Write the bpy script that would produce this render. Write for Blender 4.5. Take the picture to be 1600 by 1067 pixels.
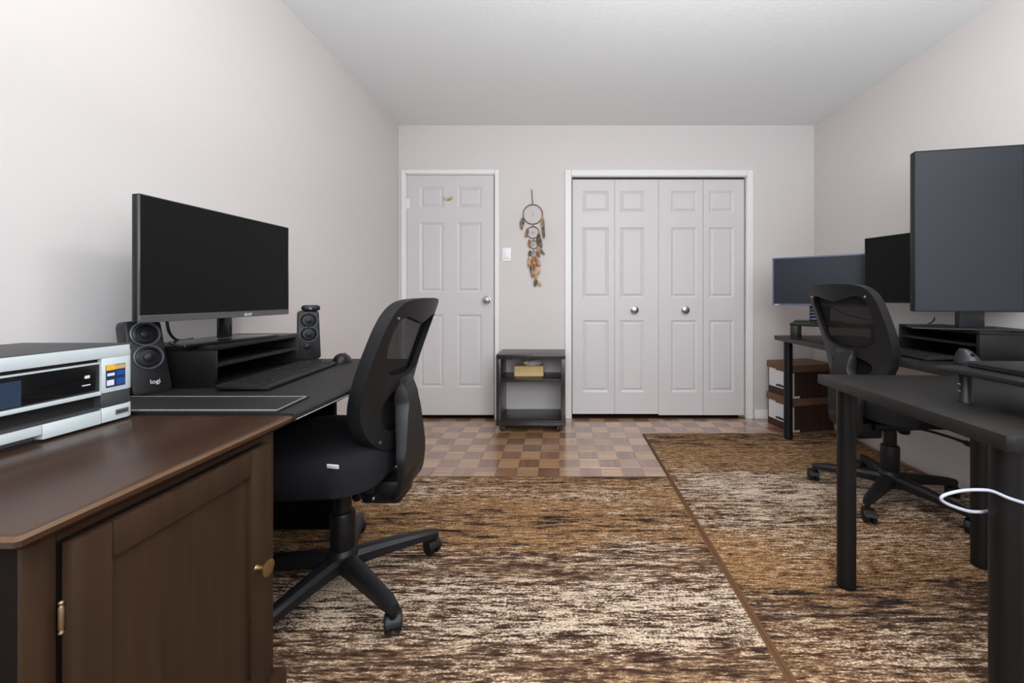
import bpy, bmesh, math, random
from math import pi, sin, cos, radians as R, atan2, sqrt
from mathutils import Vector, Matrix
from mathutils.geometry import delaunay_2d_cdt

sc = bpy.context.scene
for o in list(bpy.data.objects):
    bpy.data.objects.remove(o, do_unlink=True)
COL = sc.collection

# ------------------------------------------------------------------ camera, sky, lights, exposure
FPX, CX, CY, CAMZ = 622.0, 875.0, 463.0, 1.02
cd = bpy.data.cameras.new('camera')
cd.sensor_width = 36.0
cd.lens = FPX / 1600 * 36.0
cd.shift_x = -(CX - 800) / 1600
cd.shift_y = -(533.5 - CY) / 1600
cd.clip_start = 0.02
cam = bpy.data.objects.new('camera', cd)
cam.location = (0, 0, CAMZ)
cam.rotation_euler = (pi / 2, 0, 0)
COL.objects.link(cam)
sc.camera = cam

w = bpy.data.worlds.new('sky')
sc.world = w
w.use_nodes = True
w.node_tree.nodes['Background'].inputs[0].default_value = (0.75, 0.87, 1.0, 1)
w.node_tree.nodes['Background'].inputs[1].default_value = 1.2

def area(name, loc, rot, sx, sy, power, col, spread=180, shape='RECTANGLE'):
    l = bpy.data.lights.new(name, 'AREA')
    l.shape = shape
    l.size = sx
    l.size_y = sy
    l.energy = power
    l.color = col
    l.spread = R(spread)
    o = bpy.data.objects.new(name, l)
    o.location = loc
    o.rotation_euler = rot
    COL.objects.link(o)
    return o

# daylight entering by the window behind the camera, the ceiling lamp, and an added unseen fill lamp facing up to brighten the ceiling
area('window_daylight', (0.45, -0.53, 1.60), (R(90), 0, 0), 2.4, 1.2, 43, (0.86, 0.935, 1.0))
area('ceiling_lamp', (0.45, 1.15, 2.36), (0, 0, 0), 0.36, 0.36, 9, (1.0, 0.93, 0.85), shape='DISK')
area('ceiling_fill', (0.55, 0.35, 1.55), (R(180), 0, 0), 1.3, 0.9, 46, (0.97, 0.98, 1.0))

sc.view_settings.view_transform = 'Standard'
sc.view_settings.look = 'None'
sc.view_settings.gamma = 1.0
sc.view_settings.use_curve_mapping = False
sc.view_settings.exposure = 0.16

# ------------------------------------------------------------------ materials
def srgb(r, g, b):
    f = lambda c: (c / 255 / 12.92) if c / 255 <= 0.04045 else ((c / 255 + 0.055) / 1.055) ** 2.4
    return (f(r), f(g), f(b), 1.0)

class NT:
    def __init__(self, name):
        self.m = bpy.data.materials.new(name)
        self.m.use_nodes = True
        self.t = self.m.node_tree
        self.b = self.t.nodes['Principled BSDF']
        self.out = self.t.nodes['Material Output']
        self._c = None
    def n(self, typ, **kw):
        nd = self.t.nodes.new(typ)
        for k, v in kw.items():
            setattr(nd, k, v)
        return nd
    def l(self, a, b):
        self.t.links.new(a, b)
    def put(self, v, sock):
        if hasattr(v, 'is_output'):
            self.l(v, sock)
        else:
            sock.default_value = v
    def coord(self, kind='Object'):
        if self._c is None:
            self._c = self.n('ShaderNodeTexCoord')
        return self._c.outputs[kind]
    def map(self, scale=(1, 1, 1), loc=(0, 0, 0), rot=(0, 0, 0), vec=None):
        mp = self.n('ShaderNodeMapping')
        mp.inputs['Scale'].default_value = scale
        mp.inputs['Location'].default_value = loc
        mp.inputs['Rotation'].default_value = rot
        self.l(vec or self.coord(), mp.inputs['Vector'])
        return mp.outputs[0]
    def noise(self, vec, scale=1, detail=3, rough=0.55):
        nz = self.n('ShaderNodeTexNoise')
        nz.inputs['Scale'].default_value = scale
        nz.inputs['Detail'].default_value = detail
        nz.inputs['Roughness'].default_value = rough
        self.l(vec, nz.inputs['Vector'])
        return nz.outputs['Fac']
    def math(self, op, a, b=0.0, clamp=False):
        nd = self.n('ShaderNodeMath', operation=op)
        nd.use_clamp = clamp
        self.put(a, nd.inputs[0])
        self.put(b, nd.inputs[1])
        return nd.outputs[0]
    def step(self, v, lo, hi):
        nd = self.n('ShaderNodeMapRange')
        nd.inputs[1].default_value = lo
        nd.inputs[2].default_value = hi
        self.l(v, nd.inputs[0])
        return nd.outputs[0]
    def ramp(self, v, stops, interp='LINEAR'):
        nd = self.n('ShaderNodeValToRGB')
        cr = nd.color_ramp
        cr.interpolation = interp
        while len(cr.elements) < len(stops):
            cr.elements.new(0.5)
        for e, (p, c) in zip(cr.elements, stops):
            e.position = p
            e.color = c if len(c) == 4 else (*c, 1)
        self.l(v, nd.inputs[0])
        return nd.outputs[0]
    def mix(self, f, a, b):
        nd = self.n('ShaderNodeMix', data_type='RGBA')
        self.put(f, nd.inputs[0])
        self.put(a, nd.inputs[6])
        self.put(b, nd.inputs[7])
        return nd.outputs[2]
    def bump(self, h, strength=0.2, dist=0.002):
        nd = self.n('ShaderNodeBump')
        nd.inputs['Strength'].default_value = strength
        nd.inputs['Distance'].default_value = dist
        self.l(h, nd.inputs['Height'])
        self.l(nd.outputs[0], self.b.inputs['Normal'])
    def set(self, col=None, rough=None, metal=None, spec=None, coat=None):
        if col is not None:
            self.put(col, self.b.inputs['Base Color'])
        if rough is not None:
            self.put(rough, self.b.inputs['Roughness'])
        if metal is not None:
            self.b.inputs['Metallic'].default_value = metal
        if spec is not None:
            self.b.inputs['Specular IOR Level'].default_value = spec
        if coat is not None:
            self.b.inputs['Coat Weight'].default_value = coat
        return self.m

def grained(name, base, rough, var=0.12, scale=300, spec=0.5, metal=0, bump=0.05, bd=0.0004):
    k = NT(name)
    f = k.noise(k.map((scale,) * 3), 1, 2)
    lo = tuple(c * (1 - var) for c in base[:3]) + (1,)
    hi = tuple(min(1, c * (1 + var)) for c in base[:3]) + (1,)
    k.set(k.mix(f, lo, hi), rough, metal, spec)
    if bump:
        k.bump(f, bump, bd)
    return k.m

def wood(name, dark, light, rough, along='Y', fine=1.0, spec=0.5, coat=0.0):
    k = NT(name)
    s = {'X': (2.2, 38, 38), 'Y': (38, 2.2, 38), 'Z': (38, 38, 2.2)}[along]
    a = k.noise(k.map(tuple(c * fine for c in s)), 1, 5, 0.6)
    b = k.noise(k.map(tuple(c * 0.14 for c in s)), 1, 3)
    f = k.math('ADD', k.math('MULTIPLY', a, 0.6), k.math('MULTIPLY', b, 0.5))
    k.set(k.ramp(f, [(0.32, dark), (0.75, light)]), rough, 0, spec, coat)
    k.bump(a, 0.08, 0.0006)
    return k.m

MT = {}
def build_mats():
    k = NT('wall_paint')
    f = k.noise(k.map((90,) * 3), 1, 3)
    k.set(k.mix(k.noise(k.map((1.3,) * 3), 1, 2), srgb(215, 208, 206), srgb(218, 212, 210)), 0.75, 0, 0.25)
    k.bump(f, 0.06, 0.001)
    MT['wall'] = k.m
    k = NT('ceiling_paint')
    f = k.noise(k.map((70,) * 3), 1, 4, 0.7)
    k.set(srgb(237, 240, 240), 0.9, 0, 0.1)
    k.bump(f, 0.35, 0.004)
    MT['ceiling'] = k.m
    MT['trim'] = grained('trim_paint', srgb(238, 236, 234), 0.4, 0.01, 60, bump=0)
    MT['door'] = grained('door_paint', srgb(212, 207, 208), 0.42, 0.012, 40, bump=0.03)
    MT['switch'] = grained('switch_plastic', srgb(244, 244, 246), 0.35, 0.01, 60, bump=0)
    MT['black_gap'] = grained('gap_black', srgb(22, 18, 16), 0.8, 0.1, 40, bump=0)
    # parquet blocks: five fingers each, grain along local X; grain-direction sheen painted in as two tones
    for nm, lo, hi in (('parquet_sheen_lit', srgb(140, 103, 72), srgb(198, 154, 114)), ('parquet_sheen_dim', srgb(108, 73, 50), srgb(154, 112, 82))):
        k = NT(nm)
        oi = k.n('ShaderNodeObjectInfo')
        rnd = oi.outputs['Random']
        sep = k.n('ShaderNodeSeparateXYZ')
        k.l(k.coord(), sep.inputs[0])
        fing = k.math('FLOOR', k.math('MULTIPLY', sep.outputs[1], 1 / 0.0245))
        wn = k.n('ShaderNodeTexWhiteNoise', noise_dimensions='2D')
        cmb = k.n('ShaderNodeCombineXYZ')
        k.l(fing, cmb.inputs[0])
        k.l(rnd, cmb.inputs[1])
        k.l(cmb.outputs[0], wn.inputs['Vector'])
        off = k.n('ShaderNodeVectorMath', operation='ADD')
        k.l(k.coord(), off.inputs[0])
        c2 = k.n('ShaderNodeCombineXYZ')
        k.l(k.math('MULTIPLY', rnd, 40), c2.inputs[0])
        k.l(k.math('MULTIPLY', wn.outputs['Value'], 9), c2.inputs[1])
        k.l(c2.outputs[0], off.inputs[1])
        g = k.noise(k.map((9, 130, 1), vec=off.outputs[0]), 1, 4)
        f = k.math('ADD', k.math('ADD', k.math('MULTIPLY', g, 0.45), k.math('MULTIPLY', wn.outputs['Value'], 0.35)), k.math('MULTIPLY', rnd, 0.35))
        k.set(k.ramp(f, [(0.15, lo), (0.9, hi)]), 0.30, 0, 0.6, 1.0)
        k.b.inputs['Coat Roughness'].default_value = 0.19
        k.b.inputs['Coat IOR'].default_value = 2.3
        MT[nm] = k.m
    k = NT('parquet_far')
    ck = k.n('ShaderNodeTexChecker')
    ck.inputs['Scale'].default_value = 1
    ck.inputs['Color1'].default_value = srgb(112, 76, 52)
    ck.inputs['Color2'].default_value = srgb(152, 112, 82)
    k.l(k.map((1 / .1225, 1 / .1225, 0.01)), ck.inputs['Vector'])
    k.set(ck.outputs[0], 0.28)
    MT['parquet_far'] = k.m
    MT['subfloor'] = grained('subfloor', srgb(60, 40, 28), 0.7, 0.2, 20)
    MT['brown_top'] = wood('walnut_top', srgb(40, 25, 16), srgb(66, 43, 29), 0.27, 'Y', 1.2, 0.5)
    MT['edge_highlight_wear'] = wood('highlit_worn_edge', srgb(62, 41, 27), srgb(116, 85, 56), 0.35, 'Y', 0.6, 0.5)  # edge highlight painted in together with the wear, as lighter brown
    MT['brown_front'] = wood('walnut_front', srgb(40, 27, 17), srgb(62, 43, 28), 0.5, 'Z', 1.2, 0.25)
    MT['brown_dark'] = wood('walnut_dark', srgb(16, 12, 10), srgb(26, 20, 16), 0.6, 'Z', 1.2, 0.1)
    MT['black_wood'] = wood('black_brown_wood', srgb(16, 15, 15), srgb(36, 34, 32), 0.42, 'X', 1.2, 0.35)
    MT['cart_wood'] = wood('espresso_wood', srgb(38, 34, 35), srgb(56, 51, 51), 0.28, 'X', 2.0, 0.55)
    MT['riser_black'] = wood('riser_black', srgb(13, 12, 12), srgb(22, 21, 20), 0.4, 'Y', 2.0, 0.4)
    MT['metal_black'] = grained('black_metal', srgb(13, 13, 14), 0.4, 0.1, 200, 0.35)
    MT['leather'] = grained('black_leather', srgb(25, 24, 25), 0.55, 0.15, 420, 0.45, bump=0.2, bd=0.0006)
    MT['stitch'] = grained('white_stitch', srgb(158, 156, 154), 0.8, 0.2, 900, bump=0)
    MT['plastic_black'] = grained('black_plastic', srgb(24, 24, 26), 0.45, 0.1, 500, 0.35, bump=0.12)
    MT['plastic_dark'] = grained('dark_plastic', srgb(17, 17, 19), 0.45, 0.1, 500, 0.4)
    MT['plastic_gloss'] = grained('gloss_black', srgb(18, 18, 19), 0.15, 0.05, 100, 0.5, bump=0)
    MT['plastic_grey'] = grained('grey_plastic', srgb(84, 86, 92), 0.36, 0.06, 300, 0.5, bump=0)
    MT['plastic_mid'] = grained('mid_plastic', srgb(36, 37, 41), 0.3, 0.06, 300, 0.5, bump=0)
    MT['bezel_grey'] = grained('bezel_grey', srgb(88, 88, 90), 0.35, 0.05, 200, 0.5, metal=0.3, bump=0)
    MT['bezel_blue'] = grained('bezel_silver', srgb(88, 93, 116), 0.35, 0.05, 200, 0.5, metal=0.3, bump=0)
    MT['screen'] = grained('screen_black', srgb(12, 12, 13), 0.5, 0.02, 20, 0.2, bump=0)
    MT['screen_blue'] = grained('screen_bluish', srgb(26, 30, 42), 0.42, 0.02, 20, 0.3, bump=0)
    MT['screen_matte'] = grained('screen_matte', srgb(26, 33, 43), 0.3, 0.02, 20, 0.65, bump=0)
    MT['fabric'] = grained('seat_fabric', srgb(27, 26, 30), 0.9, 0.3, 700, 0.2, bump=0.5, bd=0.001)
    MT['pad'] = grained('lumbar_fabric', srgb(36, 36, 38), 0.85, 0.3, 600, 0.2, bump=0.4, bd=0.001)
    MT['white'] = grained('white_plastic', srgb(190, 197, 199), 0.4, 0.01, 80, 0.5, bump=0)
    MT['lid_grey'] = grained('charcoal_lid', srgb(60, 60, 63), 0.5, 0.15, 400, 0.4, bump=0.2)
    MT['tag'] = grained('white_tag', srgb(225, 225, 228), 0.7, 0.03, 200, bump=0)
    MT['brass'] = grained('brass', srgb(150, 124, 78), 0.36, 0.05, 200, metal=0.9, bump=0)
    MT['antique'] = grained('antique_brass', srgb(150, 132, 104), 0.4, 0.2, 200, metal=0.85, bump=0)
    MT['nickel'] = grained('nickel', srgb(190, 186, 180), 0.25, 0.04, 200, metal=0.95, bump=0)
    MT['gold'] = grained('gold_paint', srgb(206, 186, 120), 0.35, 0.1, 200, metal=0.6, bump=0)
    MT['carton_side'] = wood('carton_print', srgb(42, 27, 22), srgb(80, 54, 42), 0.6, 'Z', 2.2, 0.3)
    MT['carton_lid'] = wood('carton_lid', srgb(96, 70, 54), srgb(132, 100, 78), 0.6, 'X', 2.0, 0.3)
    MT['carton_band'] = grained('carton_band', srgb(44, 40, 40), 0.6, 0.1, 100, bump=0)
    MT['paper'] = grained('label_paper', srgb(218, 216, 218), 0.8, 0.02, 200, bump=0)
    MT['tissue_box'] = grained('tissue_carton', srgb(226, 196, 140), 0.7, 0.05, 100, bump=0)
    MT['tissue_stripe'] = grained('tissue_stripe', srgb(196, 160, 102), 0.7, 0.05, 100, bump=0)
    MT['tissue'] = grained('tissue', srgb(214, 212, 214), 0.9, 0.05, 60, 0.1, bump=0.3, bd=0.002)
    MT['cord'] = grained('brown_cord', srgb(112, 84, 70), 0.8, 0.2, 400, bump=0)
    MT['ring'] = grained('suede_ring', srgb(126, 102, 86), 0.85, 0.2, 400, bump=0.2)
    MT['web'] = grained('web_thread', srgb(214, 204, 196), 0.8, 0.05, 400, bump=0)
    for i, (a, b) in enumerate((((104, 80, 62), (186, 156, 130)), ((74, 64, 56), (140, 124, 108)), ((176, 132, 98), (216, 182, 150)), ((134, 94, 68), (184, 138, 104)))):
        k = NT('feather_%d' % i)
        f = k.noise(k.map((60, 60, 30)), 1, 3)
        k.set(k.ramp(f, [(0.35, srgb(*a)), (0.65, srgb(*b))]), 0.8, 0, 0.2)
        MT['feather%d' % i] = k.m
    MT['cable_white'] = grained('white_cable', srgb(176, 179, 190), 0.45, 0.03, 200, bump=0)
    MT['cable_black'] = grained('black_cable', srgb(30, 31, 32), 0.5, 0.05, 200, bump=0)
    MT['cable_green'] = grained('grey_green_cable', srgb(88, 100, 94), 0.5, 0.05, 200, bump=0)
    MT['yellow'] = grained('sticker_yellow', srgb(240, 176, 40), 0.5, 0.02, 100, bump=0)
    MT['blue'] = grained('sticker_blue', srgb(30, 74, 140), 0.5, 0.04, 100, bump=0)
    MT['navy'] = grained('sticker_navy', srgb(26, 44, 84), 0.5, 0.04, 100, bump=0)
    MT['lcd'] = grained('lcd', srgb(44, 58, 78), 0.25, 0.1, 14, 0.6, bump=0)
    MT['white_print'] = grained('white_print', srgb(220, 222, 226), 0.5, 0.02, 100, bump=0)
    MT['grey_print'] = grained('grey_print', srgb(120, 118, 116), 0.5, 0.2, 500, metal=0.3, bump=0)
    MT['binding'] = grained('rug_binding', srgb(104, 74, 52), 0.9, 0.25, 300, 0.1, bump=0.4, bd=0.001)
    # see-through chair mesh
    k = NT('chair_mesh')
    tr = k.n('ShaderNodeBsdfTransparent')
    mx = k.n('ShaderNodeMixShader')
    sp = k.noise(k.map((260,) * 3), 1, 1)
    k.set(srgb(34, 32, 31), 0.85, 0, 0.2)
    k.l(k.math('ADD', k.math('MULTIPLY', sp, 0.25), 0.56), mx.inputs[0])
    k.l(tr.outputs[0], mx.inputs[1])
    k.l(k.b.outputs[0], mx.inputs[2])
    k.l(mx.outputs[0], k.out.inputs['Surface'])
    MT['mesh'] = k.m
    k = NT('window_glass')
    gl = k.n('ShaderNodeBsdfGlass')
    gl.inputs['Roughness'].default_value = 0
    gl.inputs['IOR'].default_value = 1.45
    k.l(gl.outputs[0], k.out.inputs['Surface'])
    MT['glass'] = k.m
build_mats()

def rug_mat(name, y0, y1, cream, gold, black, seed):
    """woven streaks along X; cream/gold/black = the woven bands' strength along Y as (position, value) stops"""
    k = NT(name)
    s = seed * 7.3
    sep = k.n('ShaderNodeSeparateXYZ')
    k.l(k.coord(), sep.inputs[0])
    wob = k.noise(k.map((1.2, 4.5, 1), (s, s, 0)), 1, 4, 0.6)
    yy = k.math('ADD', sep.outputs[1], k.math('MULTIPLY', k.math('SUBTRACT', wob, 0.5), 0.62))
    t = k.step(yy, y0, y1)
    g = lambda st: k.ramp(t, [(p, (v, v, v)) for p, v in st])
    streak = k.noise(k.map((5.0, 46, 1), (s, 0, 0)), 1, 4, 0.65)
    dash = k.noise(k.map((20, 120, 1), (0, s, 0)), 1, 3, 0.7)
    pile = k.noise(k.map((120, 190, 1), (s, s, 0)), 1, 2, 0.7)
    v = k.math('ADD', k.math('ADD', k.math('MULTIPLY', k.math('SUBTRACT', streak, 0.5), 1.25), k.math('MULTIPLY', k.math('SUBTRACT', dash, 0.5), 1.35)),
               k.math('MULTIPLY', k.math('SUBTRACT', pile, 0.5), 1.1))
    low = k.math('MULTIPLY', k.math('SUBTRACT', k.noise(k.map((1.5, 2.6, 1), (s * 3, s, 0)), 1, 2), 0.5), 0.75)
    cm = k.step(k.math('ADD', low, k.math('ADD', v, k.math('MULTIPLY', k.math('SUBTRACT', g(cream), 0.5), 0.62))), 0.02, 0.27)
    browns = k.ramp(k.math('ADD', dash, k.math('MULTIPLY', k.math('SUBTRACT', streak, 0.5), 0.9)), [(0.34, srgb(54, 38, 30)), (0.50, srgb(98, 74, 58)), (0.64, srgb(158, 128, 102))])
    golds = k.ramp(k.math('ADD', k.math('MULTIPLY', dash, 0.6), k.math('MULTIPLY', pile, 0.4)), [(0.38, srgb(66, 46, 33)), (0.46, srgb(122, 88, 58)), (0.52, srgb(152, 114, 76)), (0.62, srgb(196, 164, 128))])
    gm = k.step(k.math('ADD', k.math('MULTIPLY', v, 0.8), k.math('MULTIPLY', k.math('SUBTRACT', k.math('SUBTRACT', g(gold), 0.51), k.math('MULTIPLY', low, 0.5)), 0.8)), -0.14, 0.16)
    c = k.mix(gm, browns, golds)
    c = k.mix(cm, c, k.ramp(pile, [(0.3, srgb(164, 136, 112)), (0.62, srgb(226, 206, 184))]))
    bn = k.noise(k.map((4.2, 34, 1), (s * 2, s, 0)), 1, 5, 0.7)
    bv = k.math('ADD', k.math('ADD', bn, k.math('MULTIPLY', k.math('SUBTRACT', dash, 0.5), 0.55)), k.math('MULTIPLY', k.math('SUBTRACT', g(black), 0.5), 0.36))
    bm_ = k.step(bv, 0.64, 0.69)
    c = k.mix(bm_, c, srgb(38, 33, 32))
    k.set(c, 0.95, 0, 0.1)
    k.bump(pile, 0.5, 0.003)
    return k.m

# ------------------------------------------------------------------ mesh helpers
def mesh_obj(name, bm, mat, parent=None, smooth=None, loc=None):
    bmesh.ops.recalc_face_normals(bm, faces=bm.faces[:])
    me = bpy.data.meshes.new(name)
    bm.to_mesh(me)
    bm.free()
    for m in (mat if isinstance(mat, (list, tuple)) else [mat]):
        me.materials.append(MT[m] if isinstance(m, str) else m)
    if smooth is not None:
        me.shade_smooth()
        me.set_sharp_from_angle(angle=R(smooth))
    o = bpy.data.objects.new(name, me)
    COL.objects.link(o)
    if parent is not None:
        o.parent = parent
    if loc is not None:
        o.location = loc
    return o

def add_box(bm, a, b, bevel=0.0, seg=1, M=None):
    vs = [bm.verts.new((x, y, z)) for x in (a[0], b[0]) for y in (a[1], b[1]) for z in (a[2], b[2])]
    fs = [bm.faces.new([vs[i] for i in q]) for q in ((0, 1, 3, 2), (4, 6, 7, 5), (0, 4, 5, 1), (2, 3, 7, 6), (0, 2, 6, 4), (1, 5, 7, 3))]
    es = list({e for f in fs for e in f.edges})
    if M is not None:
        bmesh.ops.transform(bm, matrix=M, verts=vs)
    if bevel > 0:
        bmesh.ops.bevel(bm, geom=es, offset=bevel, segments=seg, profile=0.5, affect='EDGES')

def box(name, a, b, mat, parent=None, bevel=0.0, seg=2, M=None):
    a, b = [min(p, q) for p, q in zip(a, b)], [max(p, q) for p, q in zip(a, b)]
    bm = bmesh.new()
    add_box(bm, a, b, bevel, seg, M)
    return mesh_obj(name, bm, mat, parent, 40 if bevel else None)

def boxes(name, lst, mat, parent=None, bevel=0.0):
    bm = bmesh.new()
    for a, b in lst:
        add_box(bm, a, b, bevel)
    return mesh_obj(name, bm, mat, parent, 40 if bevel else None)

def add_loft(bm, rings, cap=True, closed=True):
    rv = [[bm.verts.new(p) for p in r] for r in rings]
    n = len(rv[0])
    for r0, r1 in zip(rv, rv[1:]):
        for i in range(n if closed else n - 1):
            j = (i + 1) % n
            bm.faces.new((r0[i], r0[j], r1[j], r1[i]))
    if cap:
        bm.faces.new(rv[0][::-1])
        bm.faces.new(rv[-1])
    return rv

def loft(name, rings, mat, parent=None, smooth=40, cap=True):
    bm = bmesh.new()
    add_loft(bm, rings, cap)
    return mesh_obj(name, bm, mat, parent, smooth)

def circ(c, r, n=16, axis='Z', ry=None):
    ry = r if ry is None else ry
    out = []
    for i in range(n):
        a = 2 * pi * i / n
        u, v = r * cos(a), ry * sin(a)
        out.append({'Z': (c[0] + u, c[1] + v, c[2]), 'Y': (c[0] + u, c[1], c[2] + v), 'X': (c[0], c[1] + u, c[2] + v)}[axis])
    return out

def add_lathe(bm, prof, axis='Z', c=(0, 0, 0), n=20):
    """prof = list of (radius, offset along axis)"""
    k = 'XYZ'.index(axis)
    rings = []
    for r, h in prof:
        cc = list(c)
        cc[k] += h
        rings.append(circ(cc, max(r, 1e-4), n, axis))
    add_loft(bm, rings)

def lathe(name, prof, mat, parent=None, axis='Z', c=(0, 0, 0), n=20, smooth=40):
    bm = bmesh.new()
    add_lathe(bm, prof, axis, c, n)
    return mesh_obj(name, bm, mat, parent, smooth)

def catmull(pts, sub=6, closed=False):
    P = [Vector(p) for p in pts]
    out = []
    n = len(P)
    for i in range(n if closed else n - 1):
        p1, p2 = P[i], P[(i + 1) % n]
        p0 = P[i - 1] if (i > 0 or closed) else p1
        p3 = P[(i + 2) % n] if (i + 2 < n or closed) else p2
        for k in range(sub):
            t = k / sub
            out.append(0.5 * ((2 * p1) + (p2 - p0) * t + (2 * p0 - 5 * p1 + 4 * p2 - p3) * t * t + (3 * p1 - p0 - 3 * p2 + p3) * t ** 3))
    if not closed:
        out.append(P[-1])
    return out

def add_tube(bm, path, r, n=8, closed=False):
    P = [Vector(p) for p in path]
    m = len(P)
    rings = []
    up = Vector((0.13, 0.21, 0.97)).normalized()
    for i, p in enumerate(P):
        a = P[i - 1] if (i > 0 or closed) else p
        b = P[(i + 1) % m] if (i < m - 1 or closed) else p
        t = (b - a).normalized()
        u = t.cross(up)
        if u.length < 0.15:
            u = t.cross(Vector((1, 0, 0)))
        u.normalize()
        v = t.cross(u)
        rr = r[i] if isinstance(r, (list, tuple)) else r
        rings.append([p + u * rr * cos(2 * pi * k / n) + v * rr * sin(2 * pi * k / n) for k in range(n)])
    if closed:
        rings.append(rings[0])
    add_loft(bm, rings, cap=not closed)
    if closed:
        bmesh.ops.remove_doubles(bm, verts=bm.verts[:], dist=1e-6)

def tube(name, path, r, mat, parent=None, n=8, closed=False):
    bm = bmesh.new()
    add_tube(bm, path, r, n, closed)
    return mesh_obj(name, bm, mat, parent, 60)

def prism(name, poly, z0, z1, mat, parent=None, bevel=0.0, seg=2):
    bm = bmesh.new()
    add_loft(bm, [[(x, y, z0) for x, y in poly], [(x, y, z1) for x, y in poly]])
    if bevel:
        bmesh.ops.bevel(bm, geom=bm.edges[:], offset=bevel, segments=seg, profile=0.5, affect='EDGES')
    return mesh_obj(name, bm, mat, parent, 40 if bevel else None)

def rrect(cx, cy, hx, hy, r, z, n=5):
    out = []
    r = min(r, hx * 0.999, hy * 0.999)
    for (sx, sy, a0) in ((1, 1, 0), (-1, 1, 90), (-1, -1, 180), (1, -1, 270)):
        for k in range(n + 1):
            a = R(a0 + 90 * k / n)
            out.append((cx + sx * (hx - r) + r * cos(a), cy + sy * (hy - r) + r * sin(a), z))
    return out

def inside(p, poly):
    x, y = p
    c = False
    j = len(poly) - 1
    for i in range(len(poly)):
        (xi, yi), (xj, yj) = poly[i], poly[j]
        if (yi > y) != (yj > y) and x < (xj - xi) * (y - yi) / (yj - yi) + xi:
            c = not c
        j = i
    return c

def shell(name, outline, holes, fmap, thick, mat, parent, step=0.02, smooth=50):
    """flat outline with holes, triangulated, mapped onto the curved surface fmap(s,t,d), given a thickness"""
    vs, es = [], []
    for loop in [outline] + holes:
        b = len(vs)
        vs += [Vector(p) for p in loop]
        es += [(b + i, b + (i + 1) % len(loop)) for i in range(len(loop))]
    xs = [p[0] for p in outline]
    ys = [p[1] for p in outline]
    ok = lambda p: inside(p, outline) and not any(inside(p, h) for h in holes)
    x = min(xs)
    while x < max(xs):
        y = min(ys)
        while y < max(ys):
            p = (x + 0.0031, y + 0.0047)
            if ok(p) and min((Vector(p) - v).length for v in vs[:len(es)]) > step * 0.55:
                vs.append(Vector(p))
            y += step
        x += step
    ov, oe, of, *_ = delaunay_2d_cdt(vs, es, [], 0, 1e-6)
    bm = bmesh.new()
    F = [bm.verts.new(fmap(v[0], v[1], 0)) for v in ov]
    B = [bm.verts.new(fmap(v[0], v[1], thick)) for v in ov]
    cnt = {}
    for f in of:
        c = sum((ov[i] for i in f), Vector((0, 0))) / len(f)
        if ok(c):
            bm.faces.new([F[i] for i in f])
            bm.faces.new([B[i] for i in reversed(f)])
            for i in range(len(f)):
                a, b = f[i], f[(i + 1) % len(f)]
                if (b, a) in cnt:
                    del cnt[(b, a)]
                else:
                    cnt[(a, b)] = 1
    for (a, b) in cnt:
        bm.faces.new((F[b], F[a], B[a], B[b]))
    bmesh.ops.delete(bm, geom=[v for v in bm.verts if not v.link_faces], context='VERTS')
    return mesh_obj(name, bm, mat, parent, smooth)

def thing(name, label, cat, loc=(0, 0, 0), rz=0.0, group=None):
    o = bpy.data.objects.new(name, None)
    o.empty_display_size = 0.1
    COL.objects.link(o)
    o.location = loc
    o.rotation_euler = (0, 0, rz)
    o['label'] = label
    o['category'] = cat
    if group:
        o['group'] = group
    return o

def tag(o, label, cat, group=None):
    o['label'] = label
    o['category'] = cat
    if group:
        o['group'] = group
    return o

def struct(o, label=None):
    o['kind'] = 'structure'
    if label:
        o['label'] = label
    return o

def stuff(o):
    o['kind'] = 'stuff'
    return o

def text(name, body, size, mat, parent, M, extrude=0.0003):
    c = bpy.data.curves.new(name, 'FONT')
    c.body = body
    c.size = size
    c.extrude = extrude
    c.align_x = 'CENTER'
    c.align_y = 'CENTER'
    c.materials.append(MT[mat])
    tmp = bpy.data.objects.new(name, c)
    COL.objects.link(tmp)
    bpy.context.view_layer.update()
    me = bpy.data.meshes.new_from_object(tmp.evaluated_get(bpy.context.evaluated_depsgraph_get()))
    bpy.data.objects.remove(tmp)
    o = bpy.data.objects.new(name, me)
    COL.objects.link(o)
    o.parent = parent
    o.matrix_local = M
    return o

# ------------------------------------------------------------------ room shell
XL, XR, YB, YN, ZC = -1.348, 2.123, 3.326, -0.60, 2.448
RUGZ = 0.0095
T = 0.12
struct(box('wall_left', (XL - T, YN - T, -0.1), (XL, YB + T, ZC + 0.1), 'wall'), 'plain greige side wall behind the brown desk')
struct(box('wall_right', (XR, YN - T, -0.1), (XR + T, YB + T, ZC + 0.1), 'wall'), 'plain greige side wall behind the black desks')
struct(box('ceiling', (XL, YN, ZC), (XR, YB, ZC + 0.1), 'ceiling'), 'lightly textured pale grey ceiling')
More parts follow.
